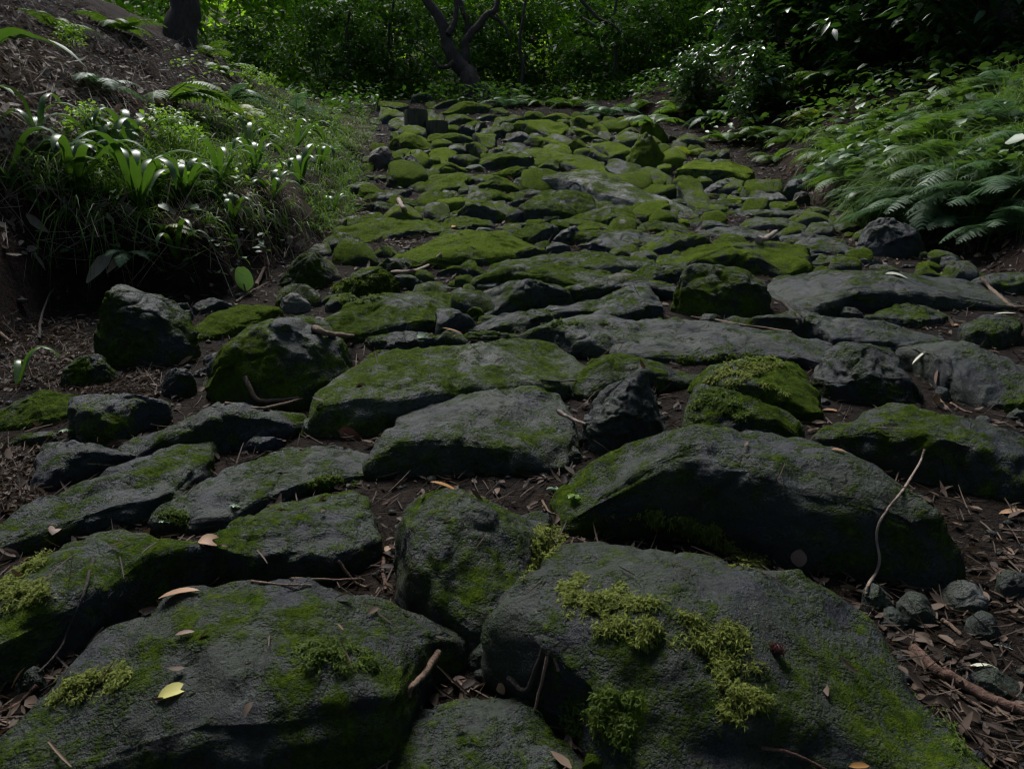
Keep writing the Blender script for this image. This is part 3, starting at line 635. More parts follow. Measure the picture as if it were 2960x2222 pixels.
    disp = amp*(.018*d1+.016*d2+.055*ter)-amp*.026*np.maximum(rid-.72, 0)*2.2+.008*d3*min(1, size/.2)
    if boulder: disp = disp*1.2
    edge = np.repeat(np.where(u < .12, .4, 1.0), n)
    V = V+(N*(disp*edge).reshape(rings, n, 1))
    V[-1] = V[-1].mean(0)
    i = (np.arange(rings-1)*n)[:, None]; j = np.arange(n)[None]; j2 = (j+1) % n
    F = np.stack([i+j, i+j2, i+n+j2, i+n+j], -1).reshape(-1, 4)
    V = V.reshape(-1, 3)
    # where moss grows: patches that favour faces turned to the sky
    du = np.roll(V.reshape(rings, n, 3), -1, 1)-np.roll(V.reshape(rings, n, 3), 1, 1); dv = np.gradient(V.reshape(rings, n, 3), axis=0)
    nz = unit(np.cross(du, dv))[..., 2].ravel()
    mu = opt.get('m', .4)+.05+(.03 if dist > 4.5 and opt.get('p', 0) < .6 else .0)
    ms = .5+1.05*fbm(V*5.2+seed*.13, 3, .6)+.18*(nz-.55)
    ms = ms+(mu-.56)*1.25+(.55*(np.clip(nz, 0, 1)-.72) if dist > 3.5 and not boulder else 0)
    return V, F, np.clip(ms, 0, 1.2), size, dist, nz
LOOSE = {}
def build_stones():
    for k, line in enumerate(STONES.strip().split('\n')):
        tile, f, o, pts, label = line.split('|')
        opt = {}; name = 'stone'
        for w_ in o.split():
            if w_.startswith('T:'): name = w_[2:]
            elif len(w_) > 1: opt[w_[0]] = float(w_[1:])
            else: opt[w_] = 1
        pts = [[float(a) for a in q.split(',')] for q in pts.split()]
        V, F, ms, size, dist, nz = stone_mesh(k, int(tile), float(f), opt, pts, np.random.default_rng(100+k))
        me = MB().add(V, F).mesh(name, M_ROCK)
        a = me.attributes.new('moss', 'FLOAT', 'POINT'); a.data.foreach_set('value', ms.astype(np.float32))
        ob = link(name, me, path if name == 'stone' else None)
        ob['pale'] = opt.get('p', 0.0); ob['yellow'] = opt.get('y', 0.0); ob['tint'] = opt.get('t', 0.0)
        ob['tone'] = float(np.random.default_rng(900+k).uniform(.62, 1.45 if opt.get('m', .4) > .34 else 1.0))
        if name != 'stone': tag(ob, label, 'rock' if name == 'loose_rock' else 'boulder', 'loose rocks along the path')
        elif label: ob['label'] = label
        stone_list.append(dict(o=ob, V=V, F=F, m=ms, nz=nz, size=size, dist=dist, opt=opt, name=name))
build_stones()
def fill_stones(n=105):
    """smaller stones wedged into the gaps of the paving"""
    r = np.random.default_rng(808); cen = [(s['V'][:, :2].mean(0), s['V'][:, :2]) for s in stone_list]
    C0 = np.array([c for c, _ in cen]); Rd = np.array([np.percentile(np.linalg.norm(v-c, axis=1), 70) for c, v in cen]); k = 0; tries = 0
    C0 = list(C0); Rd = list(Rd)
    small = MB(); sm = []
    while k < n+300 and tries < 24000:
        tries += 1; y = 2.3*(11.5/2.3)**(r.random()**.9); lim = .66*y
        x = r.uniform(max(np.interp(y, _Ly, _Lx)+.05, -lim), min(np.interp(y, _Ry, _Rx)-(.05 if y < 6.5 else .4), lim)); p = np.array([x, y])
        gap = (np.linalg.norm(np.array(C0)-p, axis=1)-np.array(Rd)).min()
        if gap < (.02 if k < n else .006) or (y < 3.6 and abs(x) > .9) or (y < 6 and x < -1.0) or (gap > (.2 if y < 5 else .45)): continue
        w = float(np.clip(gap*r.uniform(1.4, 1.9), .07, .21 if y < 6 else .3)) if k < n else float(np.clip(gap*2.2, .05, .15)); C0.append(p); Rd.append(w*.45)
        h = w*r.uniform(.18, .32); z = hp(y)
        quad = np.array([[x-w/2, y, z], [x-w*.3, y+w*.3, z+h], [x+w*.25, y+w*.32, z+h], [x+w/2, y, z], [x+w*.3, y-w*.3, z], [x-w*.25, y-w*.34, z]])
        q = quad-CAM; d = q[:, 1]*_cp-q[:, 2]*_sp; v = q[:, 1]*_sp+q[:, 2]*_cp
        uv = np.stack([1480+FOC*q[:, 0]/d, 1111-FOC*v/d], 1)
        tp = uv*2.212
        opt = {'m': r.uniform(.4, .9), 'y': r.uniform(.2, .7) if y > 5 else r.uniform(0, .2)}
        if r.random() < .15: opt['B'] = 1
        V, F, ms, size, dist, nz = stone_mesh(500+k, 1, h*FOC/d.mean()*2.212, opt, tp, r)
        if k >= n: small.add(V, F); sm.append(ms); k += 1; continue
        me = MB().add(V, F).mesh('stone', M_ROCK); a = me.attributes.new('moss', 'FLOAT', 'POINT'); a.data.foreach_set('value', ms.astype(np.float32))
        ob = link('stone', me, path); ob['pale'] = float(r.random() < .12)*.25; ob['yellow'] = opt['y']; ob['tint'] = float(r.random() < .15)*.4; ob['tone'] = r.uniform(.6, 1.4)
        stone_list.append(dict(o=ob, V=V, F=F, m=ms, nz=nz, size=size, dist=dist, opt=opt, name='stone')); k += 1
    me = small.mesh('rubble', M_ROCK); a = me.attributes.new('moss', 'FLOAT', 'POINT'); a.data.foreach_set('value', np.concatenate(sm).astype(np.float32))
    ob = link('rubble', me, path); ob['kind'] = 'stuff'; ob['tone'] = 1.0; ob['yellow'] = .25; ob['pale'] = 0.0; ob['tint'] = .05; ob['label'] = 'small stones wedged between the paving stones'
    stone_list.append(dict(o=ob, V=np.concatenate(small.v), F=np.concatenate(small.f[4]), m=np.concatenate(sm), nz=np.concatenate(sm)*0, size=.1, dist=9, opt={}, name='stone'))
fill_stones()
# one ray-casting tree of the stones and of the bed, to lay things down on them
_vs, _fs, _own, _b = [], [], [], 0
for i_, s_ in enumerate(stone_list):
    _vs.append(s_['V']); _fs.append(s_['F']+_b); _own += [i_]*len(s_['F']); _b += len(s_['V'])
_xs, _ys = np.arange(-7, 8, .08), np.arange(.2, 16, .08)
_g = sheet(_xs, _ys, lambda x, y: H(x, y)+.004); _vs.append(_g.v[0]); _fs.append(_g.f[4][0]+_b); _own += [-1]*len(_g.f[4][0])
BVH = BVHTree.FromPolygons(np.concatenate(_vs).tolist(), np.concatenate(_fs).tolist(), all_triangles=False)
def down(x, y):
    """top surface under (x, y): point, normal, owner (-1: ground)"""
    p, nrm, i, d = BVH.ray_cast(Vector((x, y, 12)), Vector((0, 0, -1)))
    if p is None: return None
    if nrm.z < 0: nrm = -nrm
    return np.array(p), np.array(nrm), _own[i]
def look(tile, x, y):
    """what the camera sees at a pixel: point, normal, owner"""
    D = unit(rays(src(tile, (x, y))))[0]
    p, nrm, i, d = BVH.ray_cast(Vector(CAM), Vector(D))
    if p is None: return None
    nrm = np.array(nrm)
    if nrm@D > 0: nrm = -nrm
    return np.array(p), nrm, _own[i]

# ------------------------------------------------------------------ plants: materials
M_STRAP = make_leaf('strap_leaf', (.030, .080, .010), (.062, .140, .018), .32, .30, (.14, .30, .02), .45)
M_GRASS = make_leaf('grass_blade', (.045, .115, .012), (.120, .215, .030), .55, .42, None, .2)
M_GRASSP = make_leaf('pale_grass', (.055, .115, .030), (.125, .200, .075), .5, .4, None, .3)
M_GRASSD = make_leaf('dry_grass', (.14, .12, .07), (.24, .20, .12), .6, .2, (.3, .25, .12))
M_FERN = make_leaf('fern_green', (.055, .140, .014), (.120, .220, .024), .50, .42, None, .35)
M_FERNB = make_leaf('fern_bluegreen', (.060, .130, .055), (.115, .200, .095), .45, .32, (.14, .28, .09), .2)
M_FERNY = make_leaf('fern_yellow', (.130, .190, .016), (.210, .260, .022), .45, .45, (.32, .42, .02))
M_GLOSS = make_leaf('evergreen_leaf', (.018, .052, .014), (.040, .095, .022), .30, .22, (.10, .26, .02), .6)
M_SHRUB = make_leaf('shrub_leaf', (.024, .066, .010), (.060, .130, .018), .5, .36, (.12, .30, .02), .25)
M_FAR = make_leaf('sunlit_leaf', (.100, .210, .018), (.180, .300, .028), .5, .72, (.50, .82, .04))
M_BRIGHT = make_leaf('young_leaf', (.085, .200, .014), (.160, .290, .022), .45, .5, (.28, .50, .03))
M_COVER = make_leaf('cover_leaf', (.040, .095, .028), (.085, .160, .045), .42, .25, None, .3)
M_STEM = make_bark('stem_bark', (.030, .022, .014), (.085, .062, .040), 60)
M_BARK = make_bark('tree_bark', (.018, .013, .008), (.075, .052, .030), 26)
M_GSTEM = make_leaf('green_stem', (.05, .07, .02), (.09, .10, .03), .5, 0)
M_MOSS = make_leaf('moss_sprig', (.035, .066, .008), (.110, .160, .020), .7, .35, (.25, .36, .03), .2)
M_MOSSY = make_leaf('pale_moss_sprig', (.070, .105, .014), (.250, .280, .055), .7, .35, (.40, .44, .08), .2)
def M_dry(name, a, b): return make_leaf(name, a, b, .7, .08, (.3, .2, .1), .25)
M_LITTER = M_dry('litter', (.016, .010, .007), (.130, .088, .062))
M_DEAD = M_dry('dead_stem', (.085, .062, .045), (.330, .270, .200))

UP = np.array([0, 0, 1.0])
def frame(nrm):
    nrm = unit(np.asarray(nrm, float)); a = unit(np.cross(nrm, np.broadcast_to([.2, 1, .1], nrm.shape))); return a, np.cross(nrm, a)
def in_poly(p, poly):
    x, y = p; c = False; n = len(poly)
    for i in range(n):
        x1, y1 = poly[i]; x2, y2 = poly[i-1]
        if (y1 > y) != (y2 > y) and x < (x2-x1)*(y-y1)/(y2-y1)+x1: c = not c
    return c
def spots(tile, poly, n, r, own=None):
    """n places that the camera sees inside an outline of the photograph"""
    poly = np.asarray(poly, float).reshape(-1, 2); lo, hi = poly.min(0), poly.max(0); P, N = [], []; k = 0
    while len(P) < n and k < n*6:
        k += 1; q = r.uniform(lo, hi)
        if not in_poly(q, poly): continue
        h = look(tile, *q)
        if h is None or (own is not None and (h[2] >= 0) != own): continue
        P.append(h[0]); N.append(h[1])
    return np.array(P).reshape(-1, 3), np.array(N).reshape(-1, 3)
def seat(tile, x, y):
    h = look(tile, x, y); return h[0] if h is not None else at(tile, x, y)

# ------------------------------------------------------------------ ferns
def frond_mesh(name, m, lacy, r):
    mb = MB(); k = 21 if lacy else 26; t = np.linspace(.1, .985, k)
    d = unit(np.array([1, 0, .80])); droop = .62
    pos = lambda t: np.stack([d[0]*t, 0*t, d[2]*t-droop*t*t], -1)
    tan = lambda t: unit(np.stack([d[0]+0*t, 0*t, d[2]-2*droop*t], -1))
    tube(mb, pos(np.linspace(0, 1, 9)), np.linspace(.008, .002, 9), 4, False)
    P = pos(t); T = tan(t); ln = (.22 if lacy else .19)*np.sin(np.pi*np.clip(t*.93+.07, 0, 1)**.75)**.8*(1-.1*t)+.012
    for s in (-1, 1):
        side = np.array([0, s, 0.]); D = unit(side*.9+T*.45+np.array([0, 0, -.10]))
        D = unit(D+r.normal(0, .06, D.shape)); L = ln*r.uniform(.9, 1.08, k)
        Nn = unit(np.cross(T, side)*s)
        if not lacy:
            ribbons(mb, P, D, L, .030+.02*L, .22, 3, lambda t: np.array([.75, 1, .7, .05]), 3, .12, up=Nn)
        else:
            q = 10; u = np.linspace(.08, .97, q)
            for i in range(k):
                b = P[i]+D[i]*L[i]*u[:, None]; b[:, 2] -= .2*L[i]*u*u
                l2 = .135*L[i]*(1-u*.75)+.005
                for s2 in (-1, 1):
                    S2 = np.cross(Nn[i], D[i])*s2
                    ribbons(mb, b, unit(S2*.85+D[i]*.5), l2, l2*.75, .15, 2, lambda t: np.array([.7, 1, .1]), 2, up=Nn[i])
    return mb.mesh(name, m)
FR = {}
def fronds(m, lacy):
    key = (m.name, lacy)
    if key not in FR: FR[key] = [frond_mesh('frond', m, lacy, np.random.default_rng(len(FR)*9+i)) for i in range(2)]
    return FR[key]
def fern(loc, size, n, m, lacy, label, group, yaw=None, spread=2*math.pi, seed=0, pitch=0.0):
    r = np.random.default_rng(seed+3); e = link('fern', None, loc=loc); e.empty_display_size = .1
    tag(e, label, 'fern', group)
    y0 = yaw if yaw is not None else r.uniform(0, 6.28)
    for i in range(n):
        a = y0+(i+.5-n/2)*spread/n+r.normal(0, .16)
        o = link('frond', fronds(m, lacy)[i % 2], e, (0, 0, -.01), None, size*r.uniform(.75, 1.12))
        o.rotation_euler = (r.normal(0, .14), pitch+r.normal(0, .16), a)
    return e
GR_F = 'ferns on the grassy bank'; GL_F = 'ferns on the earth bank'; GB_F = 'ferns at the edge of the wood'
PI = math.pi
FERNS = [  # tile, x, y, size, fronds, material, lacy, yaw, spread, label, group
 (3, 1010, 560, 0.79, 10, M_FERN, False, PI, 4.4, 'large fern with long arching fronds high on the dark slope', GR_F),
 (3, 420, 620, 0.45, 9, M_FERN, True, PI*1.1, 6, 'feathery fern above the dark hollow behind the mossy rocks', GR_F),
 (2, 2010, 790, 0.50, 9, M_FERN, False, PI*.6, 4.5, 'thin upright fern right behind the pointed mossy rock', GR_F),
 (3, 60, 985, 0.33, 9, M_FERNY, True, PI*.9, 6, 'small yellow fern beside the pointed mossy rock', GR_F),
 (3, 760, 900, 0.51, 10, M_FERN, True, PI, 5, 'light green lacy fern above the blocky rock', GR_F),
 (3, 990, 1010, 0.55, 10, M_FERN, True, PI, 4.4, 'lacy fern spreading over the middle of the grassy bank', GR_F),
 (3, 1220, 960, 0.50, 10, M_FERN, True, PI, 4.4, 'lacy fern just below the pale broad leaves of the bank', GR_F),
 (3, 620, 1020, 0.35, 9, M_FERN, True, PI*1.1, 4.4, 'short lacy fern drooping over the dark stones at the bank foot', GR_F),
 (3, 930, 1150, 0.35, 9, M_FERNB, True, PI*1.1, 4, 'blue-green fern drooping over the blocky rock', GR_F),
 (3, 860, 760, 0.41, 9, M_FERNY, True, PI, 5, 'yellow-green fern among darker ferns on the upper bank', GR_F),
 (3, 1640, 1330, 0.55, 11, M_FERNB, True, PI*1.1, 4, 'blue-green lacy fern right above the black wedge-shaped boulder', GR_F),
 (3, 1880, 1180, 0.60, 11, M_FERNB, True, PI*1.1, 4, 'blue-green lacy fern in the thick of the long grass', GR_F),
 (3, 2090, 1290, 0.61, 11, M_FERNB, True, PI*1.1, 4, 'large blue-green fern at the edge of the picture low on the bank', GR_F),
 (3, 2190, 1020, 0.65, 11, M_FERNB, True, PI*1.1, 4, 'large blue-green fern at the edge of the picture halfway up the bank', GR_F),
 (3, 2080, 1500, 0.41, 9, M_FERNB, True, PI*1.15, 3.6, 'low fern hanging over bare soil behind the black boulder', GR_F),
 (3, 1790, 1440, 0.38, 9, M_FERNB, True, PI*1.15, 3.6, 'fern spilling down beside the black wedge-shaped boulder', GR_F),
 (3, 1330, 800, 0.50, 10, M_FERN, True, PI, 5, 'dense green fern at the top of the grassy bank', GR_F),
 (2, 1060, 680, .62, 7, M_FERNB, False, PI*1.4, 5, 'low blue-green fern behind the last path stones', GB_F),
 (2, 1300, 670, .60, 7, M_FERN, False, PI*1.4, 5, 'low fern in the shade to one side of the crooked tree', GB_F),
 (2, 1500, 680, .60, 7, M_FERN, True, PI*1.4, 5, 'dark feathery fern at the far end of the path', GB_F),
 (2, 1720, 740, .60, 7, M_FERNB, False, PI*1.4, 5, 'blue-green fern at the edge of the dark hollow', GB_F),
 (2, 480, 560, .60, 7, M_FERN, True, PI*1.5, 5, 'dark fern where the path turns out of sight', GB_F),
 (1, 1470, 640, .52, 4, M_FERNB, False, -.35, 1.0, 'pale blue-green fern lying out over the earth bank', GL_F),
 (1, 1060, 640, .62, 5, M_FERN, False, -.1, 2.4, 'tall fern with bright level fronds on bare earth', GL_F),
 (1, 2010, 560, .66, 7, M_FERNY, True, -.5, 4.5, 'bright yellow-green fern hanging over the far end of the bank', GL_F),
 (1, 1520, 740, .36, 6, M_FERNY, True, -.6, 5, 'small yellow-green fern under the pale fern', GL_F),
 (1, 1400, 470, .46, 5, M_FERN, False, -.3, 3, 'dark green fern on the upper earth bank', GL_F),
 (4, 800, -10, .20, 4, M_FERNB, False, -.9, 2.6, 'tiny fern growing from the dark earth face', GL_F),
 (1, 1000, 1500, .30, 2, M_FERNY, False, -.2, .5, 'olive drooping frond hanging across the earth face', GL_F),
 (3, 1100, 890, 0.51, 9, M_FERN, True, PI, 5, 'light fern in the middle of the fern patch on the bank', GR_F),
 (3, 1450, 1180, 0.51, 9, M_FERN, True, PI, 5, 'green fern amid dry stems on the grassy bank', GR_F),
 (3, 1500, 1400, 0.49, 8, M_FERNB, True, PI*1.1, 4, 'blue-green fern peeking over the top of the black boulder', GR_F),
 (3, 1950, 1380, 0.54, 9, M_FERNB, True, PI*1.1, 4, 'blue-green fern between the boulder fern and the edge ferns', GR_F),
 (3, 2010, 1050, 0.56, 9, M_FERNB, True, PI*1.1, 4, 'pale blue-green fern high in the long grass', GR_F),
 (3, 2212, 1180, 0.56, 9, M_FERNB, True, PI*1.1, 4, 'fern cut by the picture edge in the middle of the bank', GR_F),
 (3, 1650, 700, 0.56, 8, M_FERN, False, PI, 5, 'upright dull fern in the shadow above the grass', GR_F),
 (3, 330, 900, 0.51, 8, M_FERN, False, PI*1.2, 5, 'dark fern in the hollow behind the yellow mossy stone', GR_F),
 (3, 560, 870, 0.56, 8, M_FERN, True, PI*1.1, 5, 'feathery dark fern between the hollow and the grassy bank', GR_F),
 (3, 240, 760, 0.61, 8, M_FERNB, False, PI*1.2, 5, 'blue-green fern at the back of the hollow', GR_F),
 (3, 20, 720, 0.61, 8, M_FERN, False, PI*1.3, 5, 'dark arching fern beyond the last mossy rocks', GR_F),
 (3, 700, 660, 0.61, 8, M_FERN, True, PI, 5, 'pale feathery fern under the glossy shrubs', GR_F),
 (3, 1120, 1180, 0.44, 8, M_FERN, True, PI*1.1, 5, 'small light fern low on the bank beside broad leaves', GR_F),
 (3, 1330, 1290, 0.41, 8, M_FERNB, True, PI*1.1, 4, 'small blue-green fern hanging over the path edge', GR_F),
 (2, 330, 530, .55, 8, M_FERN, True, PI*1.6, 5, 'feathery fern behind the bend of the path', GB_F),
 (2, 700, 590, .50, 8, M_FERNB, False, PI*1.5, 5, 'low pale fern close behind the farthest stones', GB_F),
 (2, 1900, 700, .50, 8, M_FERN, True, PI*1.3, 5, 'feathery fern just beyond the pointed rock', GB_F),
 (1, 350, 180, .40, 6, M_FERN, False, -.3, 5, 'small dark fern high on the bare brown slope', GL_F),
 (1, 760, 200, .50, 7, M_FERN, False, -.3, 5, 'fern at the foot of the bank tree trunk', GL_F),
 (1, 1300, 350, .50, 7, M_FERN, True, -.3, 5, 'feathery fern below the young saplings', GL_F),
 (1, 640, 560, .34, 6, M_FERNB, False, -.3, 5, 'blue-green fern in the middle of the bare brown slope', GL_F),
 (1, 1760, 430, .48, 8, M_FERN, True, -.4, 5, 'light fern just under the brow of the bank', GL_F),
 (1, 1900, 720, .44, 8, M_FERNB, True, -.4, 4.5, 'blue-green lacy fern between the grass and the path bend', GL_F),
 (1, 2150, 700, .40, 8, M_FERN, True, -.5, 4.5, 'lacy fern leaning out beside the stumps', GL_F),
]
for i_, (t_, x_, y_, s_, n_, m_, l_, yw, sp, lb, g_) in enumerate(FERNS):
    fern(seat(t_, x_, y_), s_, n_, m_, l_, lb, g_, yw, sp, i_)

rf_ = np.random.default_rng(515)
for i_, (x_, y_) in enumerate([(1400, 900), (1560, 820), (1720, 760), (1900, 700), (2080, 640), (1650, 960), (1800, 900), (2000, 840), (1500, 1060), (1700, 1090), (2160, 860), (1350, 1130), (1600, 1210), (1250, 1060)]):
    fern(seat(3, x_, y_)+np.array([0, 0, .06]), rf_.uniform(.40, .58), 10, (M_FERN, M_FERNB, M_FERN)[i_ % 3], True, 'lacy fern half buried in the long grass of the bank', 'ferns buried in the long grass', PI*1.05, 4.6, 80+i_)
# ------------------------------------------------------------------ plants with long strap leaves
def strap_plant(loc, size, n, yaw, spread, label, seed, lean=.55, m=None):
    r = np.random.default_rng(seed+50); e = link('strap_leaf_plant', None, loc=loc); e.empty_display_size = .1
    tag(e, label, 'plant', 'strap-leaved plants on the earth bank')
    for i in range(n):
        a = yaw+(i+.5-n/2)*spread/n+r.normal(0, .15); el = r.uniform(.85, 1.35)
        L = size*r.uniform(.9, 1.35); k = 12; t = np.linspace(0, 1, k)
        # rises, bends over and hangs
        bend = r.uniform(1.9, 2.7); ang = el-bend*ss(.25, 1.0, t)*r.uniform(.85, 1.1)
        step = L/(k-1); hx = np.concatenate([[0], np.cumsum(np.cos(ang[:-1])*step)]); hz = np.concatenate([[0], np.cumsum(np.sin(ang[:-1])*step)])
        ca, sa = math.cos(a), math.sin(a); P = np.stack([hx*ca, hx*sa, hz], 1)
        S = np.array([-sa, ca, 0]); T = unit(np.gradient(P, axis=0)); N = np.cross(T, S); N = np.where(N[:, 2:] < 0, -N, N) if False else N
        wv = size*.052*np.array([.55, .75, .9, 1, 1, 1, 1, .97, .9, .75, .5, .08])
        V = np.stack([P-S*wv[:, None]-N*(wv*.28)[:, None], P, P+S*wv[:, None]-N*(wv*.28)[:, None]], 1)
        i0 = (np.arange(k-1)*3)[:, None]; j = np.arange(2)[None]
        F = np.stack([i0+j, i0+j+1, i0+j+4, i0+j+3], -1).reshape(-1, 4)
        link('leaf', MB().add(V, F).mesh('leaf', m or M_STRAP), e)
    return e
STRAPS = [
 (1, 275, 1345, .46, 7, 2.0, 3.0, 'big strap-leaved plant with all leaves arching away from the path'),
 (1, 880, 1310, .40, 8, 0, 5.6, 'strap-leaved plant with shining drooping tips above the earth face'),
 (1, 1490, 1410, .22, 6, 0, 6.2, 'small strap-leaved plant growing low on the earth face'),
 (1, 1625, 1110, .27, 8, 0, 6.2, 'strap-leaved plant with white-shining bent leaves beside its twin'),
 (1, 1925, 1180, .32, 8, 0, 6.2, 'strap-leaved plant on the brink above a dark rock in the bank'),
 (1, 2125, 1370, .25, 7, 1.2, 4.0, 'upright bright strap-leaved plant nearest the path'),
 (1, 840, 960, .30, 6, 2.4, 4.5, 'strap-leaved plant against the bare brown earth'),
 (1, 690, 1040, .34, 6, 2.7, 3.0, 'strap-leaved plant in grass with leaves bent one way'),
 (1, 1590, 930, .28, 5, 1.8, 4.0, 'strap-leaved plant half hidden behind two shining ones'),
 (1, 1890, 950, .36, 5, .2, 2.4, 'strap-leaved plant with one long pale leaf reaching to the path'),
 (1, 250, 900, .26, 6, 2.4, 4.0, 'small dark strap-leaved plant below the bare earth'),
 (1, 40, 1190, .42, 6, 1.8, 4.0, 'strap-leaved plant cut by the edge of the picture'),
 (4, 110, 830, .17, 3, 1.2, 3.0, 'lone folded green strap leaf in litter under the bank'),
 (1, 1190, 1270, .30, 8, .3, 5.5, 'strap-leaved plant at the edge of the short grass'),
 (1, 1400, 1190, .27, 7, -.3, 5.5, 'strap-leaved plant between two shining clumps'),
 (1, 480, 1200, .36, 7, .8, 4.6, 'strap-leaved plant in the shade under the bent ones'),
 (1, 1740, 1290, .24, 7, -.4, 4.5, 'strap-leaved plant leaning out over the dark rock of the bank'),
 (1, 2050, 1060, .28, 7, 0, 5.5, 'strap-leaved plant highest along the path edge'),
 (1, 1130, 1655, .22, 4, -1.3, 3.2, 'strap-leaved plant with grey-green leaves hanging down the earth face'),
]
for i_, (t_, x_, y_, s_, n_, yw, sp, lb) in enumerate(STRAPS): strap_plant(seat(t_, x_, y_), s_, n_, yw, sp, lb, i_)

# ------------------------------------------------------------------ grass, cover and bank litter (nobody could count them)
def grass(name, areas, m, label, L, W, droop, lean=(0, 0, 0), seed=0, per=7):
    r = np.random.default_rng(seed); mb = MB()
    for tile, poly, n in areas:
        P, N = spots(tile, poly, n, r, False)
        if not len(P): continue
        B = np.repeat(P, per, 0)+r.normal(0, .025, (len(P)*per, 3))*[1, 1, .1]; k = len(B)
        D = unit(r.normal(0, .58, (k, 3))*[1, 1, .3]+UP+np.asarray(lean))
        ribbons(mb, B, D, r.uniform(*L, k), r.uniform(*W, k), r.uniform(*droop, k), 4, lambda t: np.array([.8, 1, .9, .6, .05]), 2, roll=r.normal(0, .5, k))
    return tag(link(name, mb.mesh(name, m)), label, 'grass', kind='stuff')
GL_A = [(1, (1050,760, 1500,640, 2000,760, 2150,900, 2050,1130, 1700,1120, 1350,1280, 900,1290, 560,1230, 480,1060, 760,1010, 980,900), 620),
        (1, (560,1020, 900,960, 1350,900, 1400,1200, 1000,1260, 620,1260), 260), (1, (100,1000, 560,980, 560,1200, 250,1230), 70),
        (1, (1650,330, 1950,300, 2180,470, 2200,600, 1900,620, 1700,520), 260), (1, (1500,560, 2000,620, 2212,800, 2150,1000, 1800,900, 1500,760), 320),
        (2, (-60,560, 120,640, 260,800, 200,900, 140,960, 60,960, -100,800), 200), (1, (2000,900, 2212,800, 2290,980, 2330,1150, 2212,1330, 2060,1150), 200), (1, (1900,1200, 2300,1150, 2250,1500, 2000,1500), 90)]
grass('grass', GL_A, M_GRASS, 'short tufted grass on the earth bank', (.07, .23), (.0025, .006), (.4, 1.4), (.1, -.15, 0), 11)
grass('grass', [(2, (0,790, 100,770, 230,850, 240,960, 120,960, 20,920), 70), (1, (1450,1180, 1800,1150, 1850,1330, 1500,1330), 50), (1, (2050,1150, 2212,1200, 2212,1500, 2050,1400), 40)],
      M_GRASSD, 'straw-coloured dead grass hanging over the bank edge', (.10, .22), (.002, .004), (.7, 1.6), (.35, -.2, 0), 12)
grass('grass', [(1, (300,1280, 900,1330, 1400,1330, 2000,1250, 2212,1330, 2150,1480, 1400,1450, 400,1420), 42)], M_GRASS, 'long grass hanging down over the dark earth face', (.08, .34), (.003, .006), (.7, 1.9), (.25, -.6, .1), 16, 7)
GRR = [(3, (600,960, 900,1120, 1200,1300, 1350,1380, 1350,1000, 1000,850, 700,850), 60), (3, (1450,840, 1600,720, 1800,620, 2212,480, 2400,480, 2400,1000, 1900,1000, 1700,1150, 1500,1200, 1400,1000), 600),
       (3, (1300,1080, 1800,980, 2212,1100, 2212,1300, 1700,1330, 1400,1360, 1200,1250), 130), (3, (1050,1300, 1350,1230, 1500,1420, 1150,1400), 45),
       (3, (1700,900, 2300,700, 2300,1400, 1900,1350), 380)]
grass('grass', GRR, M_GRASS, 'long pale green grass draped over the bank', (.18, .46), (.003, .007), (.6, 1.4), (-.5, -.30, .25), 13, 9)
def cover(name, areas, m, label, Ls, seed, h=(.02, .12), cat='plant'):
    r = np.random.default_rng(seed); mb = MB()
    for tile, poly, n in areas:
        P, N = spots(tile, poly, n, r, False); k = len(P)
        if not k: continue
        P = P+UP*r.uniform(*h, k)[:, None]; a = r.uniform(0, 6.28, k)
        D = np.stack([np.cos(a), np.sin(a), r.normal(.05, .25, k)], 1); L = r.uniform(*Ls, k)
        ribbons(mb, P, D, L, L*r.uniform(.45, .8, k), r.uniform(.1, .5, k), 3, lambda t: np.array([.12, .95, .85, .04]), 3, .18, roll=r.normal(0, .35, k))
    return tag(link(name, mb.mesh(name, m)), label, cat, kind='stuff')
grass('grass', [(3, (1250,840, 2300,520, 2300,1300, 1350,1330), 110)], M_GRASSD, 'dry straw stems standing in the grassy bank', (.2, .5), (.002, .004), (.5, 1.3), (-.5, -.3, .2), 14, 5)
grass('grass', [(3, (1600,760, 2300,480, 2300,1250, 1750,1250), 190), (3, (1350,1120, 1750,1000, 1750,1300, 1400,1340), 90)], M_GRASSP, 'fine pale grass arching over the ferns of the bank', (.30, .58), (.002, .005), (.4, .9), (-.75, -.35, .15), 15, 11)
cover('undergrowth', [(3, (850,1160, 1000,1080, 1300,1150, 1420,1250, 1350,1360, 1000,1340, 860,1280), 170), (3, (1050,560, 1400,520, 1700,560, 1750,760, 1300,830, 1000,740), 240),
      (3, (1400,520, 2212,380, 2212,620, 1700,760), 160), (3, (100,860, 500,820, 700,960, 400,1000, 150,960), 90), (3, (300,520, 900,560, 1000,800, 600,800, 300,700), 150),
      (3, (1250,820, 2212,600, 2212,1400, 1400,1330), 260), (3, (560,760, 1300,700, 1400,1250, 1000,1200), 260)],
      M_COVER, 'glossy broad leaves scattered low over the grassy bank', (.04, .12), 21, (.04, .30))
cover('undergrowth', [(1, (1650,300, 1900,270, 2170,400, 2212,560, 1900,600, 1680,430), 260), (1, (1400,760, 2100,760, 2150,900, 1500,900), 150), (1, (350,900, 1300,800, 1350,980, 500,1050), 150), (1, (1050,380, 1650,380, 1700,640, 1200,640), 120),
      (1, (900,1180, 1800,1080, 1900,1260, 1000,1350), 90)],
      M_BRIGHT, 'small light green leaves among the grass on the earth bank', (.02, .06), 22)
cover('undergrowth', [(4, (300,20, 1700,-60, 1750,120, 1400,230, 900,210, 400,220), 70), (1, (400,1380, 2100,1400, 2200,1620, 500,1650), 90)],
      M_COVER, 'sparse dull leaves on the dark earth face', (.02, .06), 23)
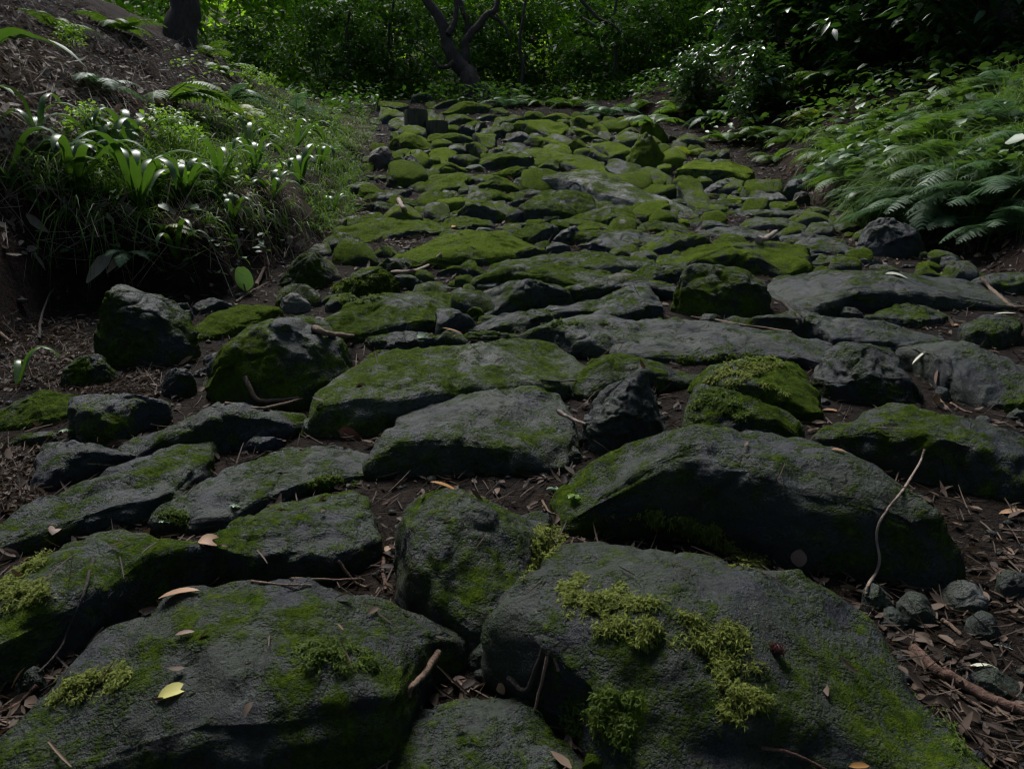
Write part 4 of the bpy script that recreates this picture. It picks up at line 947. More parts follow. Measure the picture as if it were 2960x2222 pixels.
def litter(name, P, N, label, m, r, size=(.012, .05), twig=.35, cat='litter'):
    mb = MB(); k = len(P); A, B = frame(N); a = r.uniform(0, 6.28, k)
    D = A*np.cos(a)[:, None]+B*np.sin(a)[:, None]+N*r.normal(.05, .22, k)[:, None]
    tw = r.random(k) < twig; L = r.uniform(size[0], size[1], k)
    i = tw
    ribbons(mb, P[i]+N[i]*.006, D[i], L[i]*2.3, r.uniform(.0016, .0040, i.sum()), r.normal(0, .12, i.sum()), 3, lambda t: np.array([.8, 1, 1, .5]), 3, .9, up=N[i], roll=r.normal(0, .6, i.sum()))
    i = ~tw
    ribbons(mb, P[i]+N[i]*.006, D[i], L[i], L[i]*r.uniform(.22, .65, i.sum()), r.normal(.05, .3, i.sum()), 3, lambda t: np.array([.25, .95, .8, .15]), 3, .35, up=N[i], roll=r.normal(0, .5, i.sum()))
    return tag(link(name, mb.mesh(name, m)), label, cat, kind='stuff')
def bed_points(n, r, onstone=.02, y0=.7, y1=12.5, pw=1.35):
    P, N = [], []
    while len(P) < n:
        y = y0*(y1/y0)**(r.random()**pw); xl, xr = np.interp(y, _Ly, _Lx), np.interp(y, _Ry, _Rx); lim = .72*y+.25
        x = r.uniform(max(xl-.05, -lim), min(xr+.1, lim)); h = down(x, y)
        if h is None or (h[2] >= 0 and (r.random() > onstone or h[1][2] < .75)): continue
        P.append(h[0]); N.append(h[1])
    return np.array(P), np.array(N)
r_ = np.random.default_rng(31)
P_, N_ = bed_points(15000, r_); litter('leaf_litter', P_, N_, 'brown chips, needles and twigs lying between the path stones', M_LITTER, r_, (.008, .036), .5)
P_, N_ = bed_points(1300, r_, .012); litter('leaf_litter', P_, N_, 'dry curled leaf pieces between the path stones', M_dry('dry_leaf_bits', (.03, .017, .011), (.20, .135, .095)), r_, (.014, .036), .25)
BANK = [(1, (0,0, 480,0, 1000,250, 1650,350, 1700,500, 1000,780, 700,860, 0,780), 2300), (2, (-100,500, 300,540, 330,640, 200,640, 100,600, -60,600), 200), (1, (0,780, 700,860, 900,950, 500,1000, 0,1100), 300), (1, (0,1150, 500,1250, 1000,1350, 2212,1250, 2212,1650, 0,1650), 500)]
BANK_NEAR = [(4, (0,400, 560,420, 600,860, 0,860), 900), (4, (0,1230, 220,1240, 230,1659, 0,1659), 700), (4, (540,860, 1000,700, 1050,900, 600,960), 300)]
P_, N_ = [np.concatenate(q) for q in zip(*[spots(t_, p_, n_, r_, False) for t_, p_, n_ in BANK])]
i_ = N_[:, 2] > .4; P_, N_ = P_[i_], N_[i_]
litter('leaf_litter', P_, N_, 'dead leaves and bleached twigs strewn over the earth bank', M_DEAD, r_, (.02, .075), .55)
P_, N_ = [np.concatenate(q) for q in zip(*[spots(t_, p_, n_, r_, False) for t_, p_, n_ in BANK])]
i_ = N_[:, 2] > .35; P_, N_ = P_[i_], N_[i_]
litter('leaf_litter', P_, N_, 'dark brown leaf mould over the earth bank', M_LITTER, r_, (.015, .05), .4)
P_, N_ = spots(3, (100,600, 700,700, 1300,1100, 1500,1420, 2212,1500, 2212,1659, 1000,1600, 600,1150, 100,900), 500, r_, False)
litter('leaf_litter', P_, N_, 'dark leaf mould at the foot of the grassy bank', M_LITTER, r_, (.02, .06), .4)
P_, N_ = [np.concatenate(q) for q in zip(*[spots(t_, p_, n_//3, r_, False) for t_, p_, n_ in BANK])]
litter('leaf_litter', P_+N_*.02, N_, 'long bleached dead stems lying across the earth bank', M_DEAD, r_, (.05, .14), .97)
P_, N_ = [np.concatenate(q) for q in zip(*[spots(t_, p_, n_, r_, False) for t_, p_, n_ in BANK_NEAR])]
litter('leaf_litter', P_, N_, 'brown chips and needles between the bank and the near stones', M_LITTER, r_, (.008, .028), .5)
P_, N_ = bed_points(5500, r_, .004, 4.2, 13, .9); litter('leaf_litter', P_, N_, 'dead leaves and twigs on the soil of the upper path', M_LITTER, r_, (.02, .06), .45)
# gravel in the gaps
ICO = None
def pebble_field(name, n, r, label, size):
    global ICO
    import bmesh
    bm = bmesh.new(); bmesh.ops.create_icosphere(bm, subdivisions=1, radius=1); V0 = np.array([v.co[:] for v in bm.verts]); F0 = np.array([[v.index for v in f.verts] for f in bm.faces]); bm.free()
    P, N = bed_points(n, r, .004, .8, 11, 1.2); mb = MB()
    for p in P:
        s = size[0]*(size[1]/size[0])**(r.random()**1.6)*(.7+.12*p[1]); sc = s*r.uniform([.8, .8, .45], [1.3, 1.2, .8]); a = r.uniform(0, 6.28)
        V = V0*sc*(1+r.normal(0, .10, (len(V0), 1))); V = V@np.array([[math.cos(a), -math.sin(a), 0], [math.sin(a), math.cos(a), 0], [0, 0, 1]])
        mb.add(V+p+[0, 0, sc[2]*.35], F0)
    o = tag(link(name, mb.mesh(name, M_ROCK)), label, 'gravel', kind='stuff'); o['tone'] = .9; return o
pebble_field('gravel', 1300, r_, 'small grey pebbles filling the gaps of the path', (.004, .017))

# ------------------------------------------------------------------ moss sprigs on the stones
def sprigs(P, N, r, m, L, name, parent, label=None):
    mb = MB(); k = len(P)
    for q in range(4):
        A, B = frame(N); a = r.uniform(0, 6.28, k); D = unit(N*r.uniform(.15, .8, k)[:, None]+A*np.cos(a)[:, None]+B*np.sin(a)[:, None])
        l = r.uniform(L[0], L[1], k); ribbons(mb, P-N*.001, D, l, l*r.uniform(.22, .34, k), r.uniform(.1, .5, k), 2, lambda t: np.array([.7, 1, .1]), 2, roll=r.normal(0, .5, k))
    o = link(name, mb.mesh(name, m), parent); o['kind'] = 'stuff'
    if label: o['label'] = label
    return o
def stone_moss():
    r = np.random.default_rng(5)
    for s in stone_list:
        if s['dist'] > 4.6 or s['opt'].get('m', 0) < .3: continue
        V, F = s['V'], s['F']; A = V[F]; ar = .5*np.linalg.norm(np.cross(A[:, 2]-A[:, 0], A[:, 3]-A[:, 1]), axis=1)
        mf = s['m'][F].mean(1); nz = s['nz'][F].mean(1); clump = ss(.1, .4, fbm(A.mean(1)*9+3, 3))
        w_ = ar*ss(.62, .95, mf)*(nz > .1)*(.06+clump)
        n = int(min(w_.sum()*(30000 if s['dist'] < 2.2 else 16000), 3800))
        if n < 25: continue
        f = r.choice(len(F), n, p=w_/w_.sum()); a, b = r.random((2, n, 1))
        Q = A[f]; P = (Q[:, 0]*(1-a)+Q[:, 1]*a)*(1-b)+(Q[:, 3]*(1-a)+Q[:, 2]*a)*b
        N = unit(np.cross(Q[:, 1]-Q[:, 0], Q[:, 3]-Q[:, 0])); N = np.where(N[:, 2:] < 0, -N, N)
        sc = .55+.22*s['dist']
        if s['name'] == 'stone': sprigs(P, N, r, M_MOSS, (.0035*sc, .0085*sc), 'moss', s['o'])
        else: sprigs(P, N, r, M_MOSS, (.0035*sc, .0085*sc), 'moss', s['o'])
stone_moss()
CUSHIONS = [  # bright loose moss cushions, by outline
 (8, (1400,470, 1560,420, 1700,560, 1800,480, 1870,560, 2050,570, 2120,580, 1950,650, 1980,720, 2190,820, 2212,870, 1900,860, 1750,800, 1500,760, 1460,680), 1500),
 (9, (0,660, 120,690, 190,760, 330,730, 470,820, 430,900, 550,1000, 440,1050, 390,1140, 600,1200, 560,1270, 420,1300, 390,1360, 260,1320, 270,1190, 240,1060, 170,900, 0,850), 1500),
 (9, (-480,20, -100,10, 60,60, 250,110, 340,230, 420,290, 640,350, 440,400, 320,380, 300,260, 100,170, -200,100), 1300),
 (8, (1230,100, 1400,120, 1460,200, 1380,290, 1250,350, 1180,480, 1240,250), 420),
 (7, (300,1220, 400,1100, 560,1010, 600,1060, 790,990, 860,1060, 760,1150, 600,1230, 450,1230), 700),
 (7, (0,480, 100,400, 260,290, 330,260, 280,340, 140,450, 300,450, 300,560, 150,620, 0,660), 800),
 (5, (-200,1450, -60,1420, 100,1440, 130,1470, -20,1490, -200,1480), 240),
 (8, (1400,1230, 1600,1230, 1640,1150, 1900,1180, 1930,1280, 1800,1480, 1900,1600, 1780,1500, 1680,1400, 1480,1420, 1380,1330), 700),
 (8, (-120,830, 180,900, 240,1000, 0,1050, -160,960), 380),
 (7, (1880,880, 2050,800, 2212,900, 2212,1000, 2040,1060, 1960,980), 260),
 (6, (150,800, 250,720, 420,650, 620,650, 700,720, 560,740, 430,790, 640,840, 720,890, 500,830, 300,820), 520),
 (6, (70,960, 160,880, 300,880, 480,1000, 420,1060, 300,1000, 160,920, 120,1100, 60,1100), 420),
 (5, (-50,200, 60,150, 280,110, 340,150, 330,220, 200,290, 20,300), 420),
 (5, (1250,430, 1500,420, 1760,430, 1500,440, 1250,445), 120),
 (6, (0,650, 300,640, 580,625, 450,650, 200,670, 0,680), 160),
 (4, (1950,1470, 2100,1410, 2212,1420, 2240,1470, 2050,1480), 220),
 (7, (1010,60, 1080,0, 1170,20, 1210,90, 1100,80), 110),
 (9, (1480,1150, 1560,1220, 1800,1430, 1850,1600, 1750,1500, 1600,1320), 200),
]
def cushions():
    r = np.random.default_rng(77); got = {}
    for i, (t, poly, n) in enumerate(CUSHIONS):
        poly = np.asarray(poly, float).reshape(-1, 2); lo, hi = poly.min(0), poly.max(0); k = 0; m = 0
        while m < n and k < 6*n:
            k += 1; q = r.uniform(lo, hi)
            if not in_poly(q, poly): continue
            h = look(t, *q)
            if h is None: continue
            c = MN.noise(Vector(h[0]*38))*1.3
            if c < r.normal(0, .25): continue
            nr = h[1] if h[1][2] > .1 else unit(h[1]+UP)
            m += 1; lst = got.setdefault((i, h[2]), ([], [])); lst[0].append(h[0]+nr*max(0, .005*c)); lst[1].append(nr)
    for (i, own), (P, N) in got.items():
        if len(P) < 12: continue
        P, N = np.array(P), np.array(N); q_ = np.repeat(np.arange(len(P)), 2); P = P[q_]+r.normal(0, .004, (len(q_), 3)); N = N[q_]; d = P[:, 1].mean(); pr = path if own < 0 else stone_list[own]['o']
        sprigs(P, N, r, M_MOSSY if i in (0, 1, 2, 3, 4, 5, 10) else M_MOSS, (.0034*(.5+.5*d), .0085*(.5+.45*d)), 'moss', pr, 'raised bright moss cushion')
cushions()

# ------------------------------------------------------------------ shrubs and trees
def crown_mesh(name, m, r, rad, nc, per, L, asp=.42, z0=.12, flat=.3, droop=(.1, .5), shell=.0, seg=2, gap=-.02):
    """leaf clusters spread unevenly through an ellipsoid volume; returns mesh and cluster centres"""
    C_ = []
    while len(C_) < nc:
        q = r.uniform(-1, 1, 3); d = np.linalg.norm(q)
        if d > 1 or d < shell: continue
        if MN.noise(Vector(q*1.9+rad[0])) < gap: continue
        C_.append(q)
    C_ = np.array(C_)*rad; C_[:, 2] += rad[2]+z0
    P = np.repeat(C_, per, 0); k = len(P); a = r.uniform(0, 6.28, k)
    D = unit(np.stack([np.cos(a), np.sin(a), r.normal(.0, flat, k)], 1)); l = r.uniform(.65, 1.25, k)*L
    P = P+D*(l*r.uniform(.1, 1.2, k))[:, None]+r.normal(0, L*.5, (k, 3))*[.5, .5, .6]
    mb = MB()
    ribbons(mb, P, D, l, l*asp*r.uniform(.8, 1.2, k), r.uniform(*droop, k), seg, (lambda t: np.array([.08, 1, .04])) if seg == 2 else (lambda t: np.array([.10, .95, .75, .03])), 3 if seg > 2 else 2, .2, roll=r.normal(0, .45, k))
    return mb.mesh(name, m), C_
def branch_mesh(name, C_, r, n, r0, m):
    mb = MB(); pick = C_[r.choice(len(C_), min(n, len(C_)), replace=False)]
    for q in pick:
        b = np.array([r.normal(0, r0*3), r.normal(0, r0*3), 0]); mid = b*.5+q*.45+np.array([0, 0, .12*q[2]])+r.normal(0, .06, 3)*max(q[2], .3)
        t = np.linspace(0, 1, 7)[:, None]; p = (1-t)**2*b+2*t*(1-t)*mid+t*t*q
        tube(mb, p, np.linspace(r0, r0*.25, 7), 5, False)
    return mb.mesh(name, m)
PRO = {}
def proto(key, m, rad, nc, per, L, asp, nb, r0, seed, **kw):
    r = np.random.default_rng(seed); cm, cc = crown_mesh('crown', m, r, np.array(rad), nc, per, L, asp, **kw)
    PRO[key] = (cm, branch_mesh('stem', cc, r, nb, r0, M_STEM))
proto('fine', M_SHRUB, (1.15, .9, 1.05), 330, 10, .125, .46, 7, .011, 1, z0=-.1, gap=.06)
proto('fine2', M_SHRUB, (1.0, .9, 1.3), 400, 9, .085, .40, 8, .009, 2, flat=.5, z0=-.15, gap=.06)
proto('gloss', M_GLOSS, (.95, .8, 1.0), 300, 9, .135, .44, 18, .012, 3, seg=3)
proto('gloss2', M_GLOSS, (.8, .7, .75), 200, 9, .14, .46, 14, .011, 4, seg=3)
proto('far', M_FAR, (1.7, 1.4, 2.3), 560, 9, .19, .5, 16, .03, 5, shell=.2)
proto('bright', M_BRIGHT, (.42, .35, .38), 60, 6, .085, .6, 12, .006, 6, seg=3)
def shrub(key, loc, scale, rz, label, group, name='shrub', cat='shrub', rx=0.0):
    e = link(name, None, loc=loc, rz=(rx, 0, rz), scale=scale); e.empty_display_size = .2; tag(e, label, cat, group)
    link('crown', PRO[key][0], e); link('stem', PRO[key][1], e); return e
def gz(x, y, dz=-.03): return (x, y, float(H(np.array([x]), np.array([y]))[0])+dz)
rs = np.random.default_rng(64)
# wall of shrubs behind the end of the path
ORD = ['leftmost']+[q+' from the left' for q in 'second third fourth fifth sixth seventh eighth ninth tenth eleventh'.split()]
def wall(y0, y1, x0, x1, n, keys, label, group, sc, name='shrub', cat='shrub'):
    for i in range(n):
        x = x0+(x1-x0)*(i+.5)/n+rs.normal(0, .18); y = rs.uniform(y0, y1)
        shrub(keys[i % len(keys)], gz(x, y), rs.uniform(*sc), rs.uniform(0, 6.28), label % (ORD[i],), group, name, cat)
wall(14.6, 16.0, -5.2, 6.8, 11, ('fine', 'fine2'), 'dark thin-leaved shrub closing the end of the path, %s of its row', 'thicket at the end of the path', (.8, 1.15))
wall(17.5, 19.5, -8, 10, 6, ('fine2', 'fine'), 'taller shrub deeper in the dim thicket, %s of its row', 'deeper thicket', (1.3, 1.8))
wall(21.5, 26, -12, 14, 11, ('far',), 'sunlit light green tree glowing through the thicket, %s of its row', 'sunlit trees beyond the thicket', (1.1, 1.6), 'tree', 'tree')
def thicket_floor():
    r = np.random.default_rng(91); n = 26000; x = r.uniform(-5, 6.5, n); y = 7.5+9*r.random(n)**.8; k_ = (y > 12.5+.2*np.maximum(x, 0)) | (x > np.interp(y, _Ry, _Rx)+.05+.25*(y < 10)) | ((x < -1.9) & (y > 11.2+.0*x)); k_ &= noise(np.stack([x*.9, y*.9, 0*x], 1)) > -.25; x, y = x[k_], y[k_]; n = len(x); z = H(x, y)+r.uniform(0, .28, n); a = r.uniform(0, 6.28, n)
    mb = MB(); D = np.stack([np.cos(a), np.sin(a), r.normal(.1, .3, n)], 1); L = r.uniform(.04, .12, n)
    ribbons(mb, np.stack([x, y, z], 1), D, L, L*r.uniform(.3, .6, n), r.uniform(.1, .5, n), 2, lambda t: np.array([.1, 1, .05]), 2, roll=r.normal(0, .4, n))
    tag(link('undergrowth', mb.mesh('undergrowth', M_SHRUB)), 'low dark leafy undergrowth along the edge of the wood', 'plant', kind='stuff')
thicket_floor()
GS = 'evergreen shrubs on the slope'
for key, t_, x_, y_, s_, lb in [
  ('gloss', 3, 560, 480, .85, 'glossy evergreen shrub standing above the dark hollow'),
  ('gloss', 3, 250, 420, .80, 'glossy evergreen shrub next to the sunlit gap in the thicket'),
  ('gloss', 3, 830, 420, .95, 'glossy evergreen shrub behind the large arching fern'),
  ('gloss2', 3, 1180, 500, 1.0, 'low glossy evergreen shrub at the top of the grassy bank'),
  ('gloss', 3, 1250, 330, 1.1, 'big glossy evergreen shrub leaning in from the dark slope'),
  ('gloss2', 3, 1600, 400, 1.0, 'glossy evergreen shrub in the darkest corner of the slope'),
  ('gloss', 3, 1950, 420, 1.05, 'glossy evergreen shrub above the long grass near the picture corner'),
  ('gloss', 3, 1750, 200, 1.2, 'tall glossy evergreen shrub against the dark slope top'),
  ('gloss2', 3, 150, 700, .55, 'little glossy shrub behind the mossy rocks'),
  ('gloss2', 3, 480, 760, .55, 'little glossy shrub in the dark hollow')]:
    p_ = cast(src(t_, (x_, y_)), H)[0][0]; shrub(key, p_-[0, 0, .05], s_, x_*.01, lb, GS)
GBR = 'young leafy plants on the earth bank'
for t_, x_, y_, s_, lb in [
  (1, 1500, 330, 1.5, 'young leafy sapling with broad light leaves beside the tree trunk'),
  (1, 1640, 250, 1.4, 'young leafy sapling behind the brow of the earth bank'),
  (1, 1210, 250, .4, 'small leafy plant at the foot of the bank tree'),
  (1, 1850, 400, .42, 'bright leafy plant on the brow of the earth bank'),
  (1, 2080, 450, .40, 'bright leafy plant above the yellow fern'),
  (1, 1720, 590, .26, 'small upright leafy plant near the pale fern'),
  (1, 1620, 570, .30, 'tiny leafy plant on bare soil of the bank'),
  (1, 450, 330, .22, 'small leafy plant on the bare brown slope'),
  (1, 1070, 950, .26, 'leafy plant in the grass beside strap leaves'),
  (1, 560, 900, .22, 'small leafy plant below the bare brown slope')]:
    shrub('bright', seat(t_, x_, y_)-np.array([0, 0, .02]), s_, x_*.02, lb, GBR, 'leafy_plant', 'plant')
# broad leaves hanging in at the near corner of the bank
def broad_plant(loc, leaves, label, m=M_STRAP):
    e = link('broad_leaf_plant', None, loc=loc); tag(e, label, 'plant')
    for (p, d, L, W, dr) in leaves:
        mb = MB(); ribbons(mb, [np.array(p)-loc], np.array(d, float), L, W, dr, 8, lambda t: np.array([.2, .7, .95, 1, .98, .85, .62, .33, .03]), 3, .25)
        link('leaf', mb.mesh('leaf', m), e)
    mb = MB(); q = np.array([np.array(p)-loc for p, *_ in leaves]); 
    for v in q: tube(mb, smooth_path([np.zeros(3), v*.5+[0, 0, .06], v], 7), .006, 5, False)
    link('stem', mb.mesh('stem', M_GSTEM), e)
b_ = np.array(gz(-2.75, 3.75)); c1 = at(1, -40, 300, 3.3); c2 = at(1, 100, 250, 3.3); c3 = at(1, -60, 560, 3.3)
broad_plant(b_, [(c1, (.8, .1, .75), .24, .11, .5), (c2, (.9, -.1, .15), .30, .08, .55), (c3, (.7, 0, .2), .10, .07, .6), (c1, (-.6, .3, .4), .25, .1, .5)], 'plant with big dark green leaves hanging in at the upper corner')

def tree(name, stems, label, group, cat='tree', crown=None, m=M_BARK, ring=12, wob=.18):
    """stems: list of (points, radii); the first is the trunk"""
    base = np.array(stems[0][0][0]); e = link(name, None, loc=base); tag(e, label, cat, group)
    for i, (P, rad) in enumerate(stems):
        mb = MB(); k = max(10, len(P)*5); Q = smooth_path(P, k); t = np.linspace(0, 1, k)
        rr = np.interp(t, np.linspace(0, 1, len(rad)), rad)
        wig = np.stack([noise(np.stack([t*7+i, 0*t+s, 0*t+i*3.3], 1)) for s in (.3, 5.3, 9.1)], 1)*rr[:, None]*.55*np.minimum(1, t*5)[:, None]
        tube(mb, Q-base+wig, rr, ring if i == 0 else 8, True, wob, i*7)
        link('trunk' if i == 0 else 'branch', mb.mesh('trunk', m), e)
    if crown is not None:
        for (c, s, key) in crown:
            o = link('crown', PRO[key][0], e, np.array(c)-base, s[0]*3.1, s)
    return e
PX = lambda t, pts, d: [at(t, x, y, d) for x, y in pts]
proto('canopy', M_SHRUB, (2.6, 2.6, 1.5), 620, 8, .19, .5, 6, .03, 9, z0=0)
d0 = 13.1
tp_ = PX(2, [(905, 585), (850, 520), (790, 445), (715, 365), (690, 250), (650, 130), (560, 0), (470, -150)], d0); tp_[0][2] -= .25
tree('tree', [(tp_ + [tp_[-1]+np.array([-.5, .3, 1.6])], [.23, .16, .13, .115, .095, .085, .07, .06, .05]),
  (PX(2, [(780, 440), (805, 330), (815, 260), (870, 190), (940, 100), (1005, 60), (1020, -40)], d0+.1), [.10, .085, .075, .065, .055, .05, .04]),
  (PX(2, [(700, 220), (735, 150), (750, 60), (740, -60)], d0-.1), [.06, .05, .042, .035]),
  (PX(2, [(820, 250), (820, 150), (780, 40), (770, -60)], d0+.2), [.055, .05, .04, .03]),
  (PX(2, [(965, 95), (1030, 140), (1070, 190), (1095, 270)], d0+.1), [.035, .03, .025, .018]),
  (PX(2, [(735, 400), (690, 432), (640, 428), (605, 370), (545, 340)], d0-.2), [.045, .035, .028, .02, .012])],
  'crooked dark tree with forked leaning trunk at the end of the path', None,
  crown=[((-5.2, 19.4, 8.0), (1, 1, 1), 'canopy'), ((-1.2, 19.2, 8.3), (1.1, 1.1, 1), 'canopy'), ((3.0, 19.4, 8.2), (1.1, 1.1, .9), 'canopy')])
tb = PX(1, [(1150, 270), (1155, 140), (1150, 0), (1140, -160)], 7.0); gb = cast(src(1, (1150, 250)), H)[0][0]
tb = [gb+np.array([0, .1, -.15])]+[gb+np.array([0, .1, z]) for z in (.4, 1.2, 2.4, 4.4)]
tree('tree', [(tb, [.21, .155, .14, .13, .10])], 'straight dark tree trunk standing on the earth bank', None, crown=[((gb[0]-2.9, gb[1]-.6, 6.8), (.9, .9, .8), 'canopy')])
for (x_, y_, d_, r0, lb, cr) in [(1290, 430, 8.6, .13, 'dark trunk rising from the slope behind the glossy shrubs', [(6.2, 14.6, 8.5)]), (2010, 330, 7.6, .16, 'dark trunk in the shadows above the long grass', [(7.2, 11.2, 7.6)]),
                             (640, 330, 11.0, .05, 'thin dark stem near the sunlit gap in the thicket', None), (170, 430, 12.4, .07, 'leaning dark stem beside the sunlit gap in the thicket', None)]:
    g_ = cast(src(3, (x_, y_)), H)[0][0]; ln = .35 if r0 < .1 else .1
    tree('tree', [([g_+[0, 0, -.2], g_+[ln*.3, .05, .8], g_+[ln*.9, .1, 1.9], g_+[ln*1.8, .2, 4.5]], [r0*1.4, r0, r0*.9, r0*.7])], lb, None, crown=[((c[0], c[1], c[2]), (1, 1, 1), 'canopy') for c in cr] if cr else None)
for (x_, y_, lb) in [(60, 470, 'thin dark stem in the thicket where the path turns'), (330, 480, 'slender upright stem in the thicket beside the turning path'), (1165, 520, 'pair of slender pale stems close to the crooked tree'), (1760, 420, 'curved thin stem before the glossy shrubs')]:
    q_ = PX(2, [(x_, y_+60), (x_+8, y_-90), (x_-12, y_-250), (x_+30, y_-520)], 13.6)
    tree('tree', [(q_, [.035, .03, .025, .02])], lb, None, ring=7)
# branches hanging in the thicket
tree('fallen_branch', [(PX(2, [(1500, 205), (1600, 226), (1720, 232), (1850, 245), (1960, 300)], 14.6), [.02, .045, .05, .05, .04])], 'dark broken branch lying level in the thicket', None, 'branch', ring=8)
tree('fallen_branch', [(PX(2, [(1540, -10), (1600, 60), (1660, 120), (1750, 160), (1800, 210)], 12.9), [.03, .03, .028, .022, .015])], 'thin dark branch slanting down through the thicket', None, 'branch', ring=6)
tree('fallen_branch', [(PX(2, [(1555, 115), (1600, 140), (1652, 168)], 12.4), [.018, .018, .012])], 'short pale stick caught in the thicket', None, 'branch', m=M_DEAD, ring=6)

# ------------------------------------------------------------------ the two cut stumps
def make_cut():
    m, n, p, o = mat('cut_wood'); tc = n.nodes.new('ShaderNodeTexCoord'); wv = n.nodes.new('ShaderNodeTexWave'); wv.wave_type = 'RINGS'; wv.rings_direction = 'Z'
    wv.inputs['Scale'].default_value = 22; wv.inputs['Distortion'].default_value = 3; n.links.new(tc.outputs['Object'], wv.inputs[0])
    n.links.new(ramp(n, wv.outputs[0], [(.2, (.045, .050, .028)), (.8, (.10, .10, .06))]), p.inputs['Base Color']); p.inputs['Roughness'].default_value = .9; return m
M_CUT = make_cut(); M_STUMP = make_bark('stump_bark', (.024, .026, .014), (.105, .098, .056), 30)
def stump(x0, x1, ytop, ybot, label, seed):
    g = cast(src(2, ((x0+x1)/2, ybot)), hpath)[0][0]; D = rays(src(2, [(x0, ybot), (x1, ybot), ((x0+x1)/2, ytop)])); t = g[1]/D[:, 1]; Q = CAM+D*t[:, None]
    rad = (Q[1, 0]-Q[0, 0])/2; h = Q[2, 2]-g[2]; c = np.array([g[0], g[1]+rad, g[2]-.05]); e = link('tree_stump', None, loc=c); tag(e, label, 'stump', 'cut stumps beside the path')
    mb = MB(); k = 9; n = 28; z = np.linspace(-.05, h, k); a = np.linspace(0, 2*np.pi, n, endpoint=False)
    rr = rad*(1+.10*np.exp(-z/.05))[:, None]*(1+.05*noise(np.stack([np.cos(a)*2+seed, np.sin(a)*2, 0*a], 1)))[None]*(1+.02*np.cos(a*9+seed))[None]
    V = np.stack([np.cos(a)[None]*rr, np.sin(a)[None]*rr, z[:, None]+0*rr], -1); V[-1, :, :2] *= .965; V[-1, :, 2] += .004
    i = (np.arange(k-1)*n)[:, None]; j = np.arange(n)[None]; F = np.stack([i+j, i+(j+1) % n, i+n+(j+1) % n, i+n+j], -1).reshape(-1, 4)
    link('bark', mb.add(V.reshape(-1, 3), F).mesh('bark', M_STUMP), e)
    mb = MB(); rs_ = np.linspace(1, 0, 6); T = V[-1][None]*np.stack([rs_, rs_, 0*rs_+1], 1)[:, None]; T[..., 2] = h+.006+.010*noise((T*9+seed).reshape(-1, 3)).reshape(6, n)
    T[0, :, 2] = h+.002; i = (np.arange(5)*n)[:, None]; F = np.stack([i+j, i+(j+1) % n, i+n+(j+1) % n, i+n+j], -1).reshape(-1, 4)
    link('cut_face', mb.add(T.reshape(-1, 3), F).mesh('cut_face', M_CUT), e)
stump(412, 562, 668, 880, 'taller mossy stump of the pair beside the path', 1.0)
stump(548, 692, 742, 888, 'shorter broad stump touching the taller one', 5.0)

# ------------------------------------------------------------------ fallen sticks, leaves and cones that can be told apart
def stick(tile, pts, rpx, c, label, name='stick', lift=0.0, taper=.6, n=7, cat='stick'):
    h0, h1 = look(tile, *pts[0]), look(tile, *pts[-1]); D = rays(src(tile, pts))
    dep = lambda p: (p[1]*_cp-(p[2]-CAMZ)*_sp)
    a, b = dep(h0[0]), dep(h1[0]); s = np.concatenate([[0], np.cumsum(np.linalg.norm(np.diff(np.array(pts, float), axis=0), axis=1))]); s /= s[-1]
    d = a+(b-a)*s; P = CAM+D*d[:, None]; rad = rpx/2.212*d.mean()/FOC
    for i in range(len(P)):
        q = down(P[i][0], P[i][1])
        if q is not None and P[i][2] < q[0][2]+rad*.8: P[i] = P[i]+(q[0][2]+rad*.8-P[i][2])*UP*.9
    for i in range(1, len(P)-1):
        q = look(tile, *pts[i]); dq = dep(q[0])-rad*1.6 if q else 99
        if dq < dep(P[i]): P[i] = CAM+D[i]*dq
    P = P+UP*lift; k = len(pts)*4; Q = smooth_path(P, k) if len(P) > 2 else P[0]+(P[1]-P[0])*np.linspace(0, 1, k)[:, None]
    Q = Q+np.stack([noise(np.stack([np.linspace(0, 9, k), np.full(k, len(label)*.7), np.full(k, z_)], 1)) for z_ in (.2, 3.2, 7.9)], 1)*rad*.5
    mb = tube(MB(), Q-Q[0], rad*np.linspace(1, taper, k)*(1+.16*noise(np.stack([np.linspace(0, 14, k), np.full(k, 2.2), np.full(k, .4)], 1))), n, True, .15)
    o = link(name, mb.mesh(name, c), loc=Q[0]); tag(o, label, cat, 'fallen sticks and twigs'); return o
def mcol(name, a, b, rough=.75): return make_bark(name, a, b, 70)
M_TAN = mcol('tan_wood', (.13, .080, .052), (.26, .17, .115)); M_PALE = mcol('pale_wood', (.22, .16, .12), (.40, .31, .25)); M_DKTW = mcol('dark_twig', (.022, .016, .012), (.07, .05, .04)); M_RED = mcol('red_bark', (.075, .035, .022), (.17, .09, .06))
L69 = 1619
for a_ in [
 (9, [(1370, -375), (1340, -290), (1230, -140), (1120, 30), (1080, 100)], 1, None, None)][:0]: pass
stick(9, [(1575, 1240-L69), (1540, 1335-L69), (1440, 1490-L69), (1345, -10), (1282, 100), (1272, 200), (1288, 300), (1270, 400), (1218, 480), (1205, 545)], 8, M_PALE, 'long thin pale stick leaning upright against the dark stone', taper=1.1)
stick(9, [(535, 1530), (700, 1550), (850, 1612), (980, 1690)], 13, M_RED, 'reddish scaly twig lying on the huge flat stone')
stick(9, [(1495, 905), (1640, 1010), (1780, 1090), (1980, 1200), (2200, 1320)], 38, M_RED, 'thick splintered reddish bark strip beside the huge flat stone', taper=.9)
stick(9, [(1660, 1085), (1800, 1180), (1990, 1300), (2150, 1390)], 15, M_TAN, 'straight brown stick under the splintered bark strip')
stick(9, [(1750, 960), (1880, 1130), (2010, 1290)], 8, M_DKTW, 'thin dark twig crossing the splintered bark strip')
